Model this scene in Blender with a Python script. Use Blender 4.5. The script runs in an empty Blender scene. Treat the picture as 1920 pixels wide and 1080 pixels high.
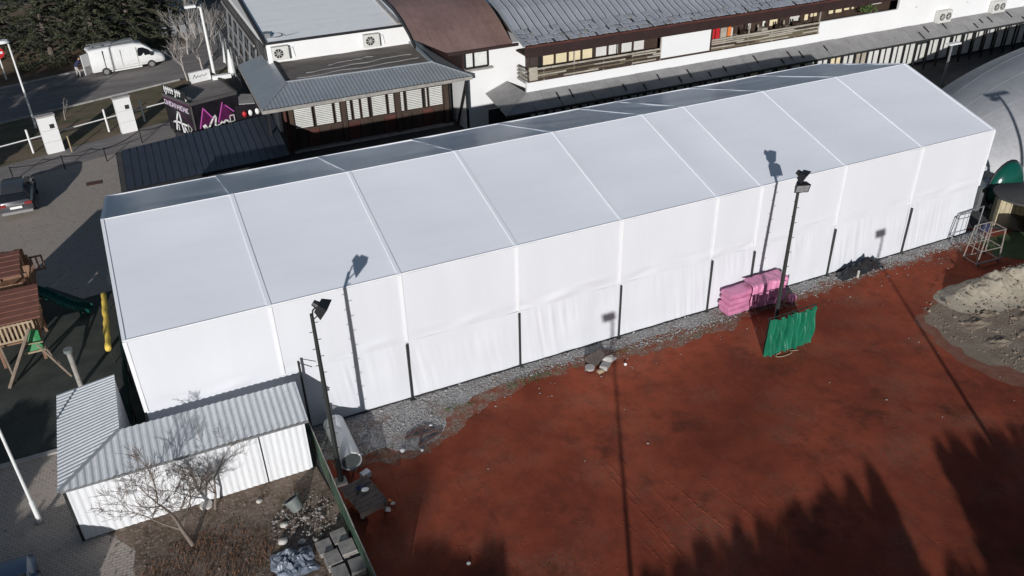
import bpy, math, random
from math import sin, cos, pi, sqrt, radians, atan2
from mathutils import Vector, Matrix, noise
rnd = random.Random(7)
C = bpy.context.scene.collection
scn = bpy.context.scene
# ------------------------------------------------------------------ camera, sky, sun, exposure
cam = bpy.data.cameras.new('camera'); camo = bpy.data.objects.new('camera', cam); C.objects.link(camo)
camo.location = (2.5257, -27.4705, 22.7063); camo.rotation_euler = (1.016742, 0.0213533, -0.4322378)
cam.sensor_width = 36.0; cam.lens = 36.0*1582.24/1920.0; cam.clip_start = 0.5; cam.clip_end = 5000
scn.camera = camo
SUN = Vector((.53, 1.0, -.30)).normalized()          # the way the light travels
w = bpy.data.worlds.new('World'); scn.world = w; w.use_nodes = True
nt = w.node_tree; bg = nt.nodes['Background']
sky = nt.nodes.new('ShaderNodeTexSky'); sky.sky_type = 'NISHITA'; sky.sun_disc = False
sky.sun_elevation = math.asin(-SUN.z); sky.sun_rotation = atan2(-SUN.x, -SUN.y)
sky.air_density = 1.0; sky.dust_density = .4; sky.ozone_density = 1.6
nt.links.new(sky.outputs[0], bg.inputs[0]); bg.inputs[1].default_value = 0.055
sl = bpy.data.lights.new('sun', 'SUN'); sl.energy = 4.0; sl.angle = radians(.53); sl.color = (1, .985, .97)
so = bpy.data.objects.new('sun', sl); C.objects.link(so); so.location = (-20, -60, 40)
so.rotation_euler = SUN.to_track_quat('-Z', 'Y').to_euler()
vs = scn.view_settings; vs.view_transform = 'Standard'; vs.look = 'None'; vs.exposure = 0.0; vs.gamma = 1; vs.use_curve_mapping = False

# ------------------------------------------------------------------ materials
def nodes(name):
    m = bpy.data.materials.new(name); m.use_nodes = True
    return m, m.node_tree, m.node_tree.nodes['Principled BSDF']
def N(t, typ, **kw):
    n = t.nodes.new(typ)
    for k, v in kw.items():
        if k in n.bl_rna.properties.keys(): setattr(n, k, v)
        else: n.inputs[k].default_value = v
    return n
def mix(t, fac, a, b, mode='MIX'):
    n = t.nodes.new('ShaderNodeMix'); n.data_type = 'RGBA'; n.blend_type = mode
    def put(i, v):
        if hasattr(v, 'is_output'): t.links.new(v, n.inputs[i])
        elif i == 0: n.inputs[0].default_value = v
        else: n.inputs[i].default_value = tuple(v) + ((1,) if len(v) == 3 else ())
    put(0, fac); put(6, a); put(7, b)
    return n.outputs[2]
def ramp(t, src, lo, hi):
    n = t.nodes.new('ShaderNodeMapRange'); n.clamp = True
    n.inputs[1].default_value = lo; n.inputs[2].default_value = hi
    t.links.new(src, n.inputs[0]); return n.outputs[0]
def pos(t, scale=(1, 1, 1), rot=0):
    g = t.nodes.new('ShaderNodeNewGeometry'); mp = t.nodes.new('ShaderNodeMapping')
    mp.inputs['Scale'].default_value = scale; mp.inputs['Rotation'].default_value = (0, 0, rot)
    t.links.new(g.outputs['Position'], mp.inputs['Vector']); return mp.outputs[0]
def noi(t, vec, scale, detail=4, rough=.6):
    n = N(t, 'ShaderNodeTexNoise', Scale=scale, Detail=detail, Roughness=rough); t.links.new(vec, n.inputs['Vector']); return n.outputs[0]
def bump(t, b, src, strength, dist):
    n = N(t, 'ShaderNodeBump', Strength=strength, Distance=dist); t.links.new(src, n.inputs['Height']); t.links.new(n.outputs[0], b.inputs['Normal'])
def mat(name, col, rough=.6, var=.2, scale=1.2, bmp=0, bscale=12, metal=0, col2=None, stretch=(1, 1, 1), spec=.5, fine=.25):
    m, t, b = nodes(name)
    p = pos(t, stretch)
    a = tuple(c*(1-var) for c in col); c2 = col2 or tuple(min(1, c*(1+var)) for c in col)
    f = ramp(t, noi(t, p, scale, 6, .65), .32, .68)
    f2 = ramp(t, noi(t, p, scale*9, 3), .3, .7)
    ca = mix(t, f, a, c2); cb = mix(t, fine, ca, mix(t, f2, tuple(c*.6 for c in a), c2))
    t.links.new(cb, b.inputs['Base Color']); b.inputs['Roughness'].default_value = rough
    b.inputs['Metallic'].default_value = metal; b.inputs['Specular IOR Level'].default_value = spec
    if bmp: bump(t, b, noi(t, p, bscale, 5), bmp, .03)
    return m
def emis(name, col, s):
    m, t, b = nodes(name); b.inputs['Base Color'].default_value = (*col, 1)
    b.inputs['Emission Color'].default_value = (*col, 1); b.inputs['Emission Strength'].default_value = s; return m

MT = {}
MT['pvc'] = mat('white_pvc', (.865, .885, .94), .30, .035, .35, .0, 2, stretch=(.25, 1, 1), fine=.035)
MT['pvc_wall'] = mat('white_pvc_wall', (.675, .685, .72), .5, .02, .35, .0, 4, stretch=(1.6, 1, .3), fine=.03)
MT['pvc_rib'] = mat('white_pvc_rib', (.85, .865, .91), .4, .02, 2, fine=.02)
MT['pvc_seam'] = mat('white_pvc_seam', (.80, .80, .82), .45, .03, 2, fine=.03)
MT['steel_dark'] = mat('dark_green_steel', (.018, .022, .02), .55, .3, 5, 0)
MT['steel_grey'] = mat('galvanised_steel', (.32, .33, .34), .45, .25, 4, 0, metal=.6)
MT['roof_white'] = mat('white_roof_coating', (.94, .94, .94), .35, .03, 1.5, .03, 8, fine=.05)
MT['worn_steel'] = mat('worn_rusty_steel', (.24, .205, .18), .7, .35, 6)
MT['white_paint'] = mat('white_paint', (.80, .80, .79), .5, .06, 2)
MT['plaster'] = mat('white_plaster', (.76, .755, .75), .8, .025, .5, .02, 30, fine=.06)
MT['black'] = mat('black_paint', (.012, .012, .014), .5, .3, 3)
MT['rubber'] = mat('black_rubber', (.02, .02, .02), .8, .2, 5)
MT['glass_dark'] = mat('dark_glass', (.012, .014, .017), .08, .2, 3)
MT['brown_fascia'] = mat('brown_fascia', (.032, .016, .015), .55, .25, 1.5)
MT['brown_wood'] = mat('brown_wood', (.05, .03, .021), .7, .35, 2, .2, 20, stretch=(1, 1, .2))
MT['red_brown'] = mat('red_brown_panel', (.085, .028, .022), .55, .4, 1.2)
MT['brown_roof'] = mat('brown_sheet_roof', (.21, .135, .12), .55, .22, .5, .05, 6, stretch=(1, .4, 1))
MT['grey_roof'] = mat('grey_sheet_roof', (.33, .345, .385), .5, .16, .7, .05, 7, stretch=(1.5, .4, 1))
MT['zinc'] = mat('zinc_roof', (.34, .365, .39), .42, .10, .6, .02, 8, metal=.25)
MT['shed_roof'] = mat('galvanised_corrugated', (.60, .62, .645), .5, .10, .9, .02, 9, metal=.1)
MT['shed_wall'] = mat('white_corrugated', (.755, .765, .785), .55, .07, 1.6, stretch=(2.5, 2, .22))
MT['felt'] = mat('weathered_felt', (.15, .13, .115), .85, .5, .7, .25, 5, stretch=(.6, 1.6, 1))
MT['leanto'] = mat('grey_asbestos', (.29, .28, .275), .85, .22, .9, .2, 6)
MT['navy_roof'] = mat('dark_blue_roof', (.04, .048, .066), .5, .15, .8)
MT['membrane'] = mat('grey_dome_membrane', (.42, .42, .435), .6, .10, .35, .05, 1.5)
MT['blind'] = mat('pale_blind', (.62, .62, .58), .7, .12, 2)
MT['beige'] = mat('beige_curtain', (.74, .64, .42), .7, .10, 1)
MT['pale'] = mat('pale_curtain', (.66, .65, .62), .7, .10, 1)
MT['red'] = mat('red_paint', (.50, .02, .025), .5, .2, 2)
MT['orange'] = mat('orange_board', (.75, .22, .05), .6, .2, 2)
MT['weathered_rail'] = mat('weathered_plank', (.38, .34, .28), .8, .35, 2.5, .2, 20, stretch=(.4, 1, 1))
MT['olive_wood'] = mat('olive_plank', (.15, .12, .075), .8, .35, 2.5, .2, 20)
MT['playwood'] = mat('play_timber', (.21, .115, .07), .75, .35, 2, .2, 20)
MT['playroof'] = mat('play_roof_board', (.17, .07, .05), .7, .2, 2)
MT['play_leg'] = mat('brown_grey_timber', (.22, .17, .13), .85, .3, 3, .2, 20)
MT['palewood'] = mat('pale_timber', (.38, .29, .19), .75, .25, 2, .1, 20)
MT['greywood'] = mat('grey_timber', (.30, .28, .255), .85, .3, 3, .2, 20)
MT['green_plastic'] = mat('green_plastic', (.015, .20, .055), .35, .1, 2)
MT['slide'] = mat('dark_green_plastic', (.008, .055, .048), .22, .15, 2)
MT['yellow'] = mat('yellow_foam', (.80, .56, .10), .7, .08, 2)
MT['net'] = mat('dark_green_mesh', (.012, .05, .034), .8, .5, 4)
MT['net_old'] = mat('faded_green_mesh', (.04, .10, .062), .85, .45, 1.5, .2, 20)
MT['tarp_green'] = mat('green_tarpaulin', (.010, .145, .082), .38, .35, 1.6, .1, 8, stretch=(2, 1, .35))
MT['tarp_ink'] = mat('dark_print', (.007, .10, .06), .5, .3, 4)
MT['pink'] = mat('pink_sheet', (.60, .22, .37), .42, .2, 2.2, .25, 7)
MT['black_tarp'] = mat('black_plastic', (.02, .021, .024), .3, .3, 3, .4, 6)
MT['concrete'] = mat('concrete', (.36, .34, .325), .9, .3, 2.5, .2, 30)
MT['block'] = mat('concrete_block', (.28, .26, .245), .92, .35, 3.5, .3, 30)
MT['stone'] = mat('pale_stone', (.56, .53, .48), .9, .3, 6)
MT['pebble'] = mat('gravel_stone', (.30, .29, .285), .9, .5, 9)
MT['bark'] = mat('bark', (.12, .095, .08), .9, .3, 6)
MT['bark_brown'] = mat('brown_bark', (.19, .15, .125), .9, .3, 6)
MT['bark_pale'] = mat('pale_bark', (.42, .38, .35), .9, .3, 6)
MT['needle'] = mat('cedar_needles', (.020, .030, .016), .7, .5, .6, col2=(.058, .066, .03))
MT['thuja'] = mat('thuja_leaves', (.035, .06, .022), .7, .4, .8)
MT['hedge'] = mat('hedge_leaves', (.05, .07, .02), .7, .5, .8, col2=(.13, .12, .04))
MT['weed'] = mat('weed_leaves', (.07, .12, .03), .7, .4, 3)
MT['dry'] = mat('dry_stalks', (.16, .075, .04), .9, .4, 3)
MT['kiosk_black'] = mat('kiosk_black', (.013, .011, .015), .35, .4, 2)
MT['magenta'] = mat('magenta_print', (.55, .10, .42), .5, .1, 4)
MT['plum'] = mat('plum_print', (.085, .008, .06), .5, .3, 2)
MT['lilac'] = mat('lilac_print', (.72, .60, .74), .5, .1, 4)
MT['car_dark'] = mat('dark_car_paint', (.085, .085, .095), .22, .1, 2, metal=.3)
MT['car_blue'] = mat('blue_grey_car_paint', (.13, .17, .24), .25, .1, 2, metal=.2)
MT['silver'] = mat('silver_trim', (.55, .55, .55), .3, .1, 4, metal=.7)
MT['light_red'] = mat('red_lens', (.22, .03, .03), .2, .2, 8)
MT['plate'] = mat('number_plate', (.82, .82, .80), .4, .05, 5)
MT['cloth_navy'] = mat('navy_cloth', (.02, .025, .075), .85, .3, 8)
MT['cloth_pale'] = mat('pale_trousers', (.50, .47, .45), .85, .2, 8)
MT['skin'] = mat('skin', (.45, .28, .2), .6, .1, 8)
MT['hair'] = mat('dark_hair', (.02, .015, .012), .6, .2, 8)
MT['ac'] = mat('ac_casing', (.62, .61, .57), .5, .08, 3)
MT['dirty_box'] = mat('brown_planks', (.11, .085, .075), .85, .3, 4, .2, 15)
MT['bucket'] = mat('grey_green_plastic', (.16, .175, .17), .6, .2, 5)
MT['silver_tarp'] = mat('blue_silver_sheet', (.20, .23, .28), .4, .5, 3, .4, 8)
MT['sand'] = mat('grey_sand', (.34, .295, .23), .95, .22, 2.2, .7, 6)
MT['spread'] = mat('brown_grey_earth', (.25, .175, .12), .95, .3, 1.1, .8, 5, col2=(.30, .245, .185))
MT['fringe'] = mat('clay_and_earth', (.25, .070, .038), .95, .25, 2.4, .5, 5, col2=(.24, .115, .075))
MT['kerb'] = mat('kerb_stone', (.38, .36, .34), .9, .25, 2)
MT['iron'] = mat('rusty_grate', (.10, .05, .04), .8, .3, 5)
MT['lens'] = mat('lamp_glass', (.25, .25, .26), .15, .3, 6)
MT['slats'] = mat('weathered_slats', (.42, .36, .24), .8, .25, 3, .1, 15)
MT['green_shell'] = mat('green_glossy_shell', (.005, .07, .052), .18, .1, 1)

def net_alpha(name, a):
    m = MT[name]; t = m.node_tree; b = t.nodes['Principled BSDF']; out = t.nodes['Material Output']; tr = t.nodes.new('ShaderNodeBsdfTransparent'); mx = t.nodes.new('ShaderNodeMixShader'); mx.inputs[0].default_value = a
    t.links.new(tr.outputs[0], mx.inputs[1]); t.links.new(b.outputs[0], mx.inputs[2]); t.links.new(mx.outputs[0], out.inputs[0])
net_alpha('net_old', .74)
def ground_mat(name, fn):
    m, t, b = nodes(name); fn(t, b); MT[name] = m
def f_clay(t, b):
    p = pos(t); ps = pos(t, (.25, 2.2, 1), .35); pt = pos(t, (2.6, .22, 1), -.45)
    n1 = noi(t, p, .16, 5); n2 = noi(t, p, 1.1, 7, .7); n3 = noi(t, ps, 1.2, 5); n4 = noi(t, p, 9, 3); n5 = noi(t, p, .33, 6, .7)
    c = mix(t, ramp(t, n1, .35, .65), (.165, .035, .018), (.335, .077, .040))
    c = mix(t, ramp(t, n2, .45, .80), c, (.13, .033, .019))
    c = mix(t, ramp(t, n3, .66, .90), c, (.37, .13, .08))
    g = t.nodes.new('ShaderNodeMath'); g.operation = 'MULTIPLY'; t.links.new(ramp(t, n5, .50, .66), g.inputs[0]); t.links.new(ramp(t, n4, .40, .62), g.inputs[1])
    g2 = t.nodes.new('ShaderNodeMath'); g2.operation = 'MULTIPLY'; g2.inputs[1].default_value = .55; t.links.new(g.outputs[0], g2.inputs[0])
    c = mix(t, g2.outputs[0], c, (.17, .12, .085))
    c = mix(t, ramp(t, noi(t, p, 40, 2), .66, .78), c, (.38, .14, .085))
    c = mix(t, ramp(t, noi(t, pos(t, (1, 1, 1), .7), .22, 7, .72), .55, .66), c, (.10, .031, .019))
    c = mix(t, ramp(t, noi(t, pt, 1.0, 6, .75), .60, .74), c, (.11, .029, .017))
    t.links.new(c, b.inputs['Base Color']); b.inputs['Roughness'].default_value = .95; b.inputs['Specular IOR Level'].default_value = .15
    a = t.nodes.new('ShaderNodeMath'); a.operation = 'ADD'; t.links.new(n2, a.inputs[0])
    a2 = t.nodes.new('ShaderNodeMath'); a2.operation = 'MULTIPLY'; a2.inputs[1].default_value = .5; t.links.new(noi(t, pt, 2.2, 4), a2.inputs[0]); t.links.new(a2.outputs[0], a.inputs[1])
    bump(t, b, a.outputs[0], .35, .05)
ground_mat('clay', f_clay)
def f_gravel(t, b):
    p = pos(t); v = N(t, 'ShaderNodeTexVoronoi', Scale=16.0); t.links.new(p, v.inputs['Vector'])
    sp = t.nodes.new('ShaderNodeSeparateColor'); t.links.new(v.outputs['Color'], sp.inputs[0])
    c = mix(t, sp.outputs[0], (.16, .155, .15), (.46, .44, .43)); c = mix(t, ramp(t, noi(t, p, .8, 4), .50, .72), c, (.20, .12, .085))
    t.links.new(c, b.inputs['Base Color']); b.inputs['Roughness'].default_value = .95
    bump(t, b, v.outputs['Distance'], .8, .05)
ground_mat('gravel', f_gravel)
def f_pav(t, b):
    p = pos(t, (1, 1, 1), .10); br = N(t, 'ShaderNodeTexBrick', Scale=1.0); t.links.new(p, br.inputs['Vector'])
    br.inputs['Color1'].default_value = (.42, .365, .31, 1); br.inputs['Color2'].default_value = (.51, .42, .37, 1); br.inputs['Mortar'].default_value = (.20, .18, .16, 1)
    br.inputs['Mortar Size'].default_value = .016; br.inputs['Brick Width'].default_value = .24; br.inputs['Row Height'].default_value = .13
    n = noi(t, pos(t), .5, 6, .7); c = mix(t, ramp(t, n, .35, .7), br.outputs['Color'], (.38, .33, .275))
    c = mix(t, ramp(t, noi(t, pos(t), 2.3, 5), .55, .75), c, (.30, .23, .22))
    c = mix(t, ramp(t, noi(t, pos(t), 5, 3), .62, .75), c, (.08, .075, .07))
    t.links.new(c, b.inputs['Base Color']); b.inputs['Roughness'].default_value = .9
    bump(t, b, br.outputs['Fac'], -.4, .02)
ground_mat('pavers', f_pav)
def f_soil(t, b):
    p = pos(t); n = noi(t, p, .7, 7, .7); c = mix(t, ramp(t, n, .35, .65), (.085, .055, .036), (.23, .17, .13))
    v = N(t, 'ShaderNodeTexVoronoi', Scale=6.0); t.links.new(p, v.inputs['Vector'])
    c = mix(t, ramp(t, noi(t, p, 7, 4), .52, .7), c, (.30, .25, .21)); c = mix(t, ramp(t, noi(t, p, 1.7, 5), .55, .7), c, (.085, .06, .03))
    t.links.new(c, b.inputs['Base Color']); b.inputs['Roughness'].default_value = .95; bump(t, b, noi(t, p, 5, 6, .7), .8, .08)
ground_mat('soil', f_soil)
def f_lawn(t, b):
    p = pos(t); ps = pos(t, (.4, 1.6, 1), .3); c = mix(t, ramp(t, noi(t, ps, .5, 6, .7), .38, .62), (.085, .095, .035), (.21, .145, .10))
    c = mix(t, ramp(t, noi(t, ps, 3, 5), .5, .7), c, (.10, .065, .045))
    t.links.new(c, b.inputs['Base Color']); b.inputs['Roughness'].default_value = .95; bump(t, b, noi(t, p, 9, 5), .8, .06)
ground_mat('lawn', f_lawn)
def f_road(t, b):
    p = pos(t); ps = pos(t, (.3, 2.5, 1), .32); c = mix(t, ramp(t, noi(t, ps, .4, 6, .65), .35, .65), (.17, .15, .14), (.255, .23, .215))
    c = mix(t, ramp(t, noi(t, ps, 1.8, 4), .57, .66), c, (.33, .31, .30)); t.links.new(c, b.inputs['Base Color']); b.inputs['Roughness'].default_value = .9
    bump(t, b, noi(t, p, 25, 3), .25, .02)
ground_mat('asphalt', f_road)
MT['dry_lawn'] = mat('dry_grass', (.14, .085, .05), .95, .4, .8, .6, 9, col2=(.24, .16, .095))
MT['mat'] = mat('rubber_mat', (.038, .048, .042), .85, .4, .9, .15, 18, col2=(.07, .075, .062))
MT['yard'] = mat('dark_yard', (.07, .067, .065), .9, .3, .6, .2, 12)
MT['grass'] = mat('short_grass', (.05, .075, .02), .95, .4, 2.0, .6, 22)

# ------------------------------------------------------------------ mesh building
class MB:
    def __init__(s): s.v = []; s.f = []; s.m = []
    def add(s, vs, fs, m=0):
        o = len(s.v); s.v += [Vector(q) for q in vs]; s.f += [tuple(i+o for i in f) for f in fs]; s.m += [m]*len(fs); return s
    def quad(s, a, b, c, d, m=0): return s.add([a, b, c, d], [(0, 1, 2, 3)], m)
    def box(s, x0, x1, y0, y1, z0, z1, m=0, M=None):
        vs = [Vector((x, y, z)) for z in (z0, z1) for y in (y0, y1) for x in (x0, x1)]
        if M: vs = [M @ q for q in vs]
        return s.add(vs, [(0, 2, 3, 1), (4, 5, 7, 6), (0, 1, 5, 4), (2, 6, 7, 3), (0, 4, 6, 2), (1, 3, 7, 5)], m)
    def bar(s, a, b, wd, ht, m=0, up=(0, 0, 1)):
        a, b = Vector(a), Vector(b); d = (b-a).normalized(); u = Vector(up)
        if abs(d.dot(u)) > .97: u = Vector((0, 1, 0))
        x = d.cross(u).normalized()*wd/2; y = x.normalized().cross(d).normalized()*ht/2
        vs = [p+sx*x+sy*y for p in (a, b) for sx, sy in ((-1, -1), (1, -1), (1, 1), (-1, 1))]
        return s.add(vs, [(0, 1, 2, 3), (7, 6, 5, 4), (0, 4, 5, 1), (1, 5, 6, 2), (2, 6, 7, 3), (3, 7, 4, 0)], m)
    def prism(s, poly, z0, z1, m=0, top=True, bot=False):
        n = len(poly); vs = [Vector((p[0], p[1], z0 if len(p) < 3 else z0)) for p in poly]+[Vector((p[0], p[1], z1)) for p in poly]
        fs = [(i, (i+1) % n, n+(i+1) % n, n+i) for i in range(n)]
        if top: fs.append(tuple(range(n, 2*n)))
        if bot: fs.append(tuple(range(n-1, -1, -1)))
        return s.add(vs, fs, m)
    def slab(s, poly, t, m=0):            # 3D polygon thickened downwards
        n = len(poly); vs = [Vector(p) for p in poly]+[Vector(p)-Vector((0, 0, t)) for p in poly]
        return s.add(vs, [tuple(range(n)), tuple(range(2*n-1, n-1, -1))]+[(i, n+i, n+(i+1) % n, (i+1) % n) for i in range(n)], m)
    def tube(s, pts, rad, n=6, m=0, cap=True):
        pts = [Vector(p) for p in pts]; rad = rad if hasattr(rad, '__len__') else [rad]*len(pts)
        rings = []; prev = None
        for i, p in enumerate(pts):
            d = (pts[min(i+1, len(pts)-1)]-pts[max(i-1, 0)])
            d = d.normalized() if d.length > 1e-9 else Vector((0, 0, 1))
            a = Vector((0, 0, 1)) if abs(d.z) < .9 else Vector((1, 0, 0))
            if prev is not None:
                x = prev-d*prev.dot(d); x = x.normalized() if x.length > 1e-6 else d.cross(a).normalized()
            else: x = d.cross(a).normalized()
            prev = x; y = d.cross(x)
            rings.append([p+rad[i]*(cos(2*pi*k/n)*x+sin(2*pi*k/n)*y) for k in range(n)])
        return s.rings(rings, m, cap)
    def rings(s, rings, m=0, cap=True):
        n = len(rings[0]); vs = [q for r in rings for q in r]
        fs = [(i*n+k, i*n+(k+1) % n, (i+1)*n+(k+1) % n, (i+1)*n+k) for i in range(len(rings)-1) for k in range(n)]
        if cap: fs += [tuple(range(n-1, -1, -1)), tuple((len(rings)-1)*n+k for k in range(n))]
        return s.add(vs, fs, m)
    def grid(s, fn, nu, nv, m=0):
        vs = [fn(i/nu, j/nv) for j in range(nv+1) for i in range(nu+1)]
        return s.add(vs, [(j*(nu+1)+i, j*(nu+1)+i+1, (j+1)*(nu+1)+i+1, (j+1)*(nu+1)+i) for j in range(nv) for i in range(nu)], m)
    def blob(s, c, r, m=0, n=8, k=5, jit=.0, seed=0):
        q = random.Random(seed); c = Vector(c); r = r if hasattr(r, '__len__') else (r, r, r)
        rings = []
        for j in range(k+1):
            th = pi*(.04+.92*j/k); rings.append([c+Vector((r[0]*sin(th)*cos(2*pi*i/n), r[1]*sin(th)*sin(2*pi*i/n), -r[2]*cos(th)))*(1+q.uniform(-jit, jit)) for i in range(n)])
        return s.rings(rings, m)
    def rock(s, c, r, q):
        c = Vector(c); a = q.uniform(0, 6.3); vs = []
        for k, (x, y, z) in enumerate(((1, 0, 0), (0, 1, 0), (-1, 0, 0), (0, -1, 0), (0, 0, 1), (0, 0, -.4))):
            f = r*q.uniform(.7, 1.3); vs.append(c+Vector((x*cos(a)-y*sin(a), x*sin(a)+y*cos(a), z*.7))*f)
        return s.add(vs, [(0, 1, 4), (1, 2, 4), (2, 3, 4), (3, 0, 4), (1, 0, 5), (2, 1, 5), (3, 2, 5), (0, 3, 5)])
    def build(s, name, mats, parent=None, smooth=False, kind=None):
        o0 = WORLD.get(parent, Vector((0, 0, 0))) if parent else Vector((0, 0, 0))
        me = bpy.data.meshes.new(name); me.from_pydata([tuple(q-o0) for q in s.v], [], s.f)
        mats = mats if isinstance(mats, (list, tuple)) else [mats]
        for k in mats: me.materials.append(MT[k] if isinstance(k, str) else k)
        if len(mats) > 1: me.polygons.foreach_set('material_index', s.m)
        if smooth: me.polygons.foreach_set('use_smooth', [True]*len(me.polygons))
        me.update()
        if smooth and smooth != 'all':
            try: me.set_sharp_from_angle(angle=radians(smooth if smooth is not True else 40))
            except Exception: pass
        o = bpy.data.objects.new(name, me); C.objects.link(o)
        if parent: o.parent = parent
        WORLD[o] = o0
        if kind: o['kind'] = kind
        return o
WORLD = {}
def thing(name, label, cat, loc=(0, 0, 0), group=None):
    o = bpy.data.objects.new(name, None); C.objects.link(o); o.location = loc; o.empty_display_size = .2
    WORLD[o] = Vector(loc); o['label'] = label; o['category'] = cat
    if group: o['group'] = group
    return o
def tag(o, label, cat, group=None, kind=None):
    o['label'] = label; o['category'] = cat
    if group: o['group'] = group
    if kind: o['kind'] = kind
    return o
def solo(mb, name, mats, loc, label, cat, group=None, smooth=False, kind=None):
    """a thing of one mesh whose origin stands at loc"""
    L = Vector(loc); mb.v = [q-L for q in mb.v]; o = mb.build(name, mats, None, smooth); o.location = L; WORLD[o] = L
    return tag(o, label, cat, group, kind)
def dup(root, loc, label, group=None, rotz=None):
    r = root.copy(); C.objects.link(r); r.location = loc; r['label'] = label
    if rotz is not None: r.rotation_euler = (0, 0, rotz)
    if group: r['group'] = group
    for ch in list(root.children):
        c = ch.copy(); C.objects.link(c); c.parent = r
        for g in list(ch.children):
            d = g.copy(); C.objects.link(d); d.parent = c
    return r
def lerp(a, b, t): return Vector(a)*(1-t)+Vector(b)*t
def sheet(name, poly, z, m, kind='structure'):
    mb = MB(); mb.add([(p[0], p[1], z) for p in poly], [tuple(range(len(poly)))]); return mb.build(name, m, None, kind=kind)
def ragged(pts, step=.35, amp=.18, seed=1):
    q = random.Random(seed); out = []
    for a, b in zip(pts[:-1], pts[1:]):
        L = sqrt((a[0]-b[0])**2+(a[1]-b[1])**2); n = max(1, int(L/step))
        for i in range(n):
            t = i/n; x = a[0]*(1-t)+b[0]*t; y = a[1]*(1-t)+b[1]*t
            out.append((x+q.uniform(-amp, amp)*.5, y+noise.noise((x*.9, y*.9, seed))*amp*1.6+q.uniform(-amp, amp)*.5))
    out.append(pts[-1]); return out

# ------------------------------------------------------------------ the ground
sheet('ground', [(-1500, -1500), (1500, -1500), (1500, 1500), (-1500, 1500)], -.03, 'yard')
sheet('courtyard', [(-30, -40), (-.02, -40), (-.02, 46.5), (-30, 36.0)], -.012, 'pavers')
clay_edge = ragged([(5.5, -.9), (11, -.2), (43.2, .3), (44.5, -.6)], .5, .1, 3)
sheet('clay_court', [(5.7, -45), (80, -45), (80, -14), (47, -3.2)]+clay_edge[::-1], 0, 'clay')
gr = ragged([(43.5, -.65), (40, -.72), (36, -.7), (32.2, -.62), (28, -.8), (25, -.95), (21.9, -.95), (19, -.8), (16.3, -.72), (13.5, -.9), (11.3, -1.5), (10.4, -2.6), (9.2, -3.2), (8.0, -2.7), (6.9, -2.6), (5.7, -2.2)], .28, .22, 5)
sheet('gravel_strip', [(5.7, .05), (43.5, .05)]+gr, .006, 'gravel')
sheet('soil_patch', [(5.3, -2.38), (-2.2, -2.40)]+ragged([(-1.6, -3.2), (-1.2, -3.9), (-1.7, -6.0), (-2.3, -9), (-2.0, -16)], .5, .35, 8)+[(-2, -25), (6.0, -25), (5.62, -10), (5.5, -4.2)], .004, 'soil')
sheet('play_mat', [(-9, 3.2), (-.45, 3.2), (-.45, 15.3), (-2.6, 15.0), (-4.3, 17.2), (-9, 16.4)], .004, 'mat')
mb = MB(); mb.bar((-9.5, 3.0, .03), (-2.6, 3.0, .03), .22, .08); mb.build('kerb', 'kerb', None, kind='structure')
def ry(x, a): return a+.34*x
sheet('road', [(-60, ry(-60, 48.6)), (70, ry(70, 48.6)), (70, ry(70, 58.2)), (-60, ry(-60, 58.2))], -.008, 'asphalt')
sheet('lawn', [(-30, ry(-30, 38.6)), (3.4, 40.0), (8.5, 43.5), (11, 52.0), (-30, ry(-30, 48.4))], .004, 'lawn')
sheet('footpath', [(-30, ry(-30, 36.4)), (4.2, 36.4), (4.4, 39.8), (3.2, 40.0), (-30, ry(-30, 38.5))], .002, 'asphalt')
sheet('verge', [(-60, ry(-60, 58.5)), (8, ry(8, 58.5)), (9, 90), (-60, 90)], .006, 'dry_lawn')
mb = MB(); mb.bar((-60, ry(-60, 58.35), .04), (8, ry(8, 58.35), .04), .25, .14); mb.build('kerb', 'kerb', None, kind='structure')
mb = MB(); mb.bar((-60, ry(-60, 48.5), .04), (6, ry(6, 48.5), .04), .2, .12); mb.build('kerb', 'kerb', None, kind='structure')
sheet('grass_patch', ragged([(42.3, -1.0), (46.5, -1.2), (46, -4.2), (43.4, -4.0), (41.8, -2.6), (42.3, -1.0)], .3, .2, 11), .009, 'grass')
def f_margin(t, b):
    p = pos(t); sx = t.nodes.new('ShaderNodeSeparateXYZ'); t.links.new(p, sx.inputs[0]); v = N(t, 'ShaderNodeTexVoronoi', Scale=18.0); t.links.new(p, v.inputs['Vector'])
    sp = t.nodes.new('ShaderNodeSeparateColor'); t.links.new(v.outputs['Color'], sp.inputs[0])
    n = noi(t, p, 1.6, 6, .7); c = mix(t, sp.outputs[0], (.10, .06, .04), (.30, .22, .17)); c = mix(t, ramp(t, n, .42, .60), c, (.21, .055, .028))
    t.links.new(c, b.inputs['Base Color']); b.inputs['Roughness'].default_value = .95; bump(t, b, v.outputs['Distance'], .6, .04)
ground_mat('margin', f_margin)
mg = ragged([(43.5, -1.0), (40, -1.15), (36, -1.1), (32.2, -1.25), (28, -1.45), (25, -1.85), (21.9, -1.8), (19, -1.6), (16.3, -1.35), (13.5, -1.75), (11.5, -2.4), (10.5, -3.0), (9.2, -3.6), (8.0, -3.5), (6.9, -3.3), (5.9, -2.9)], .22, .34, 15)
sheet('gravel_margin', [(5.7, -.4), (43.5, -.4)]+mg, .003, 'margin')
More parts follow.
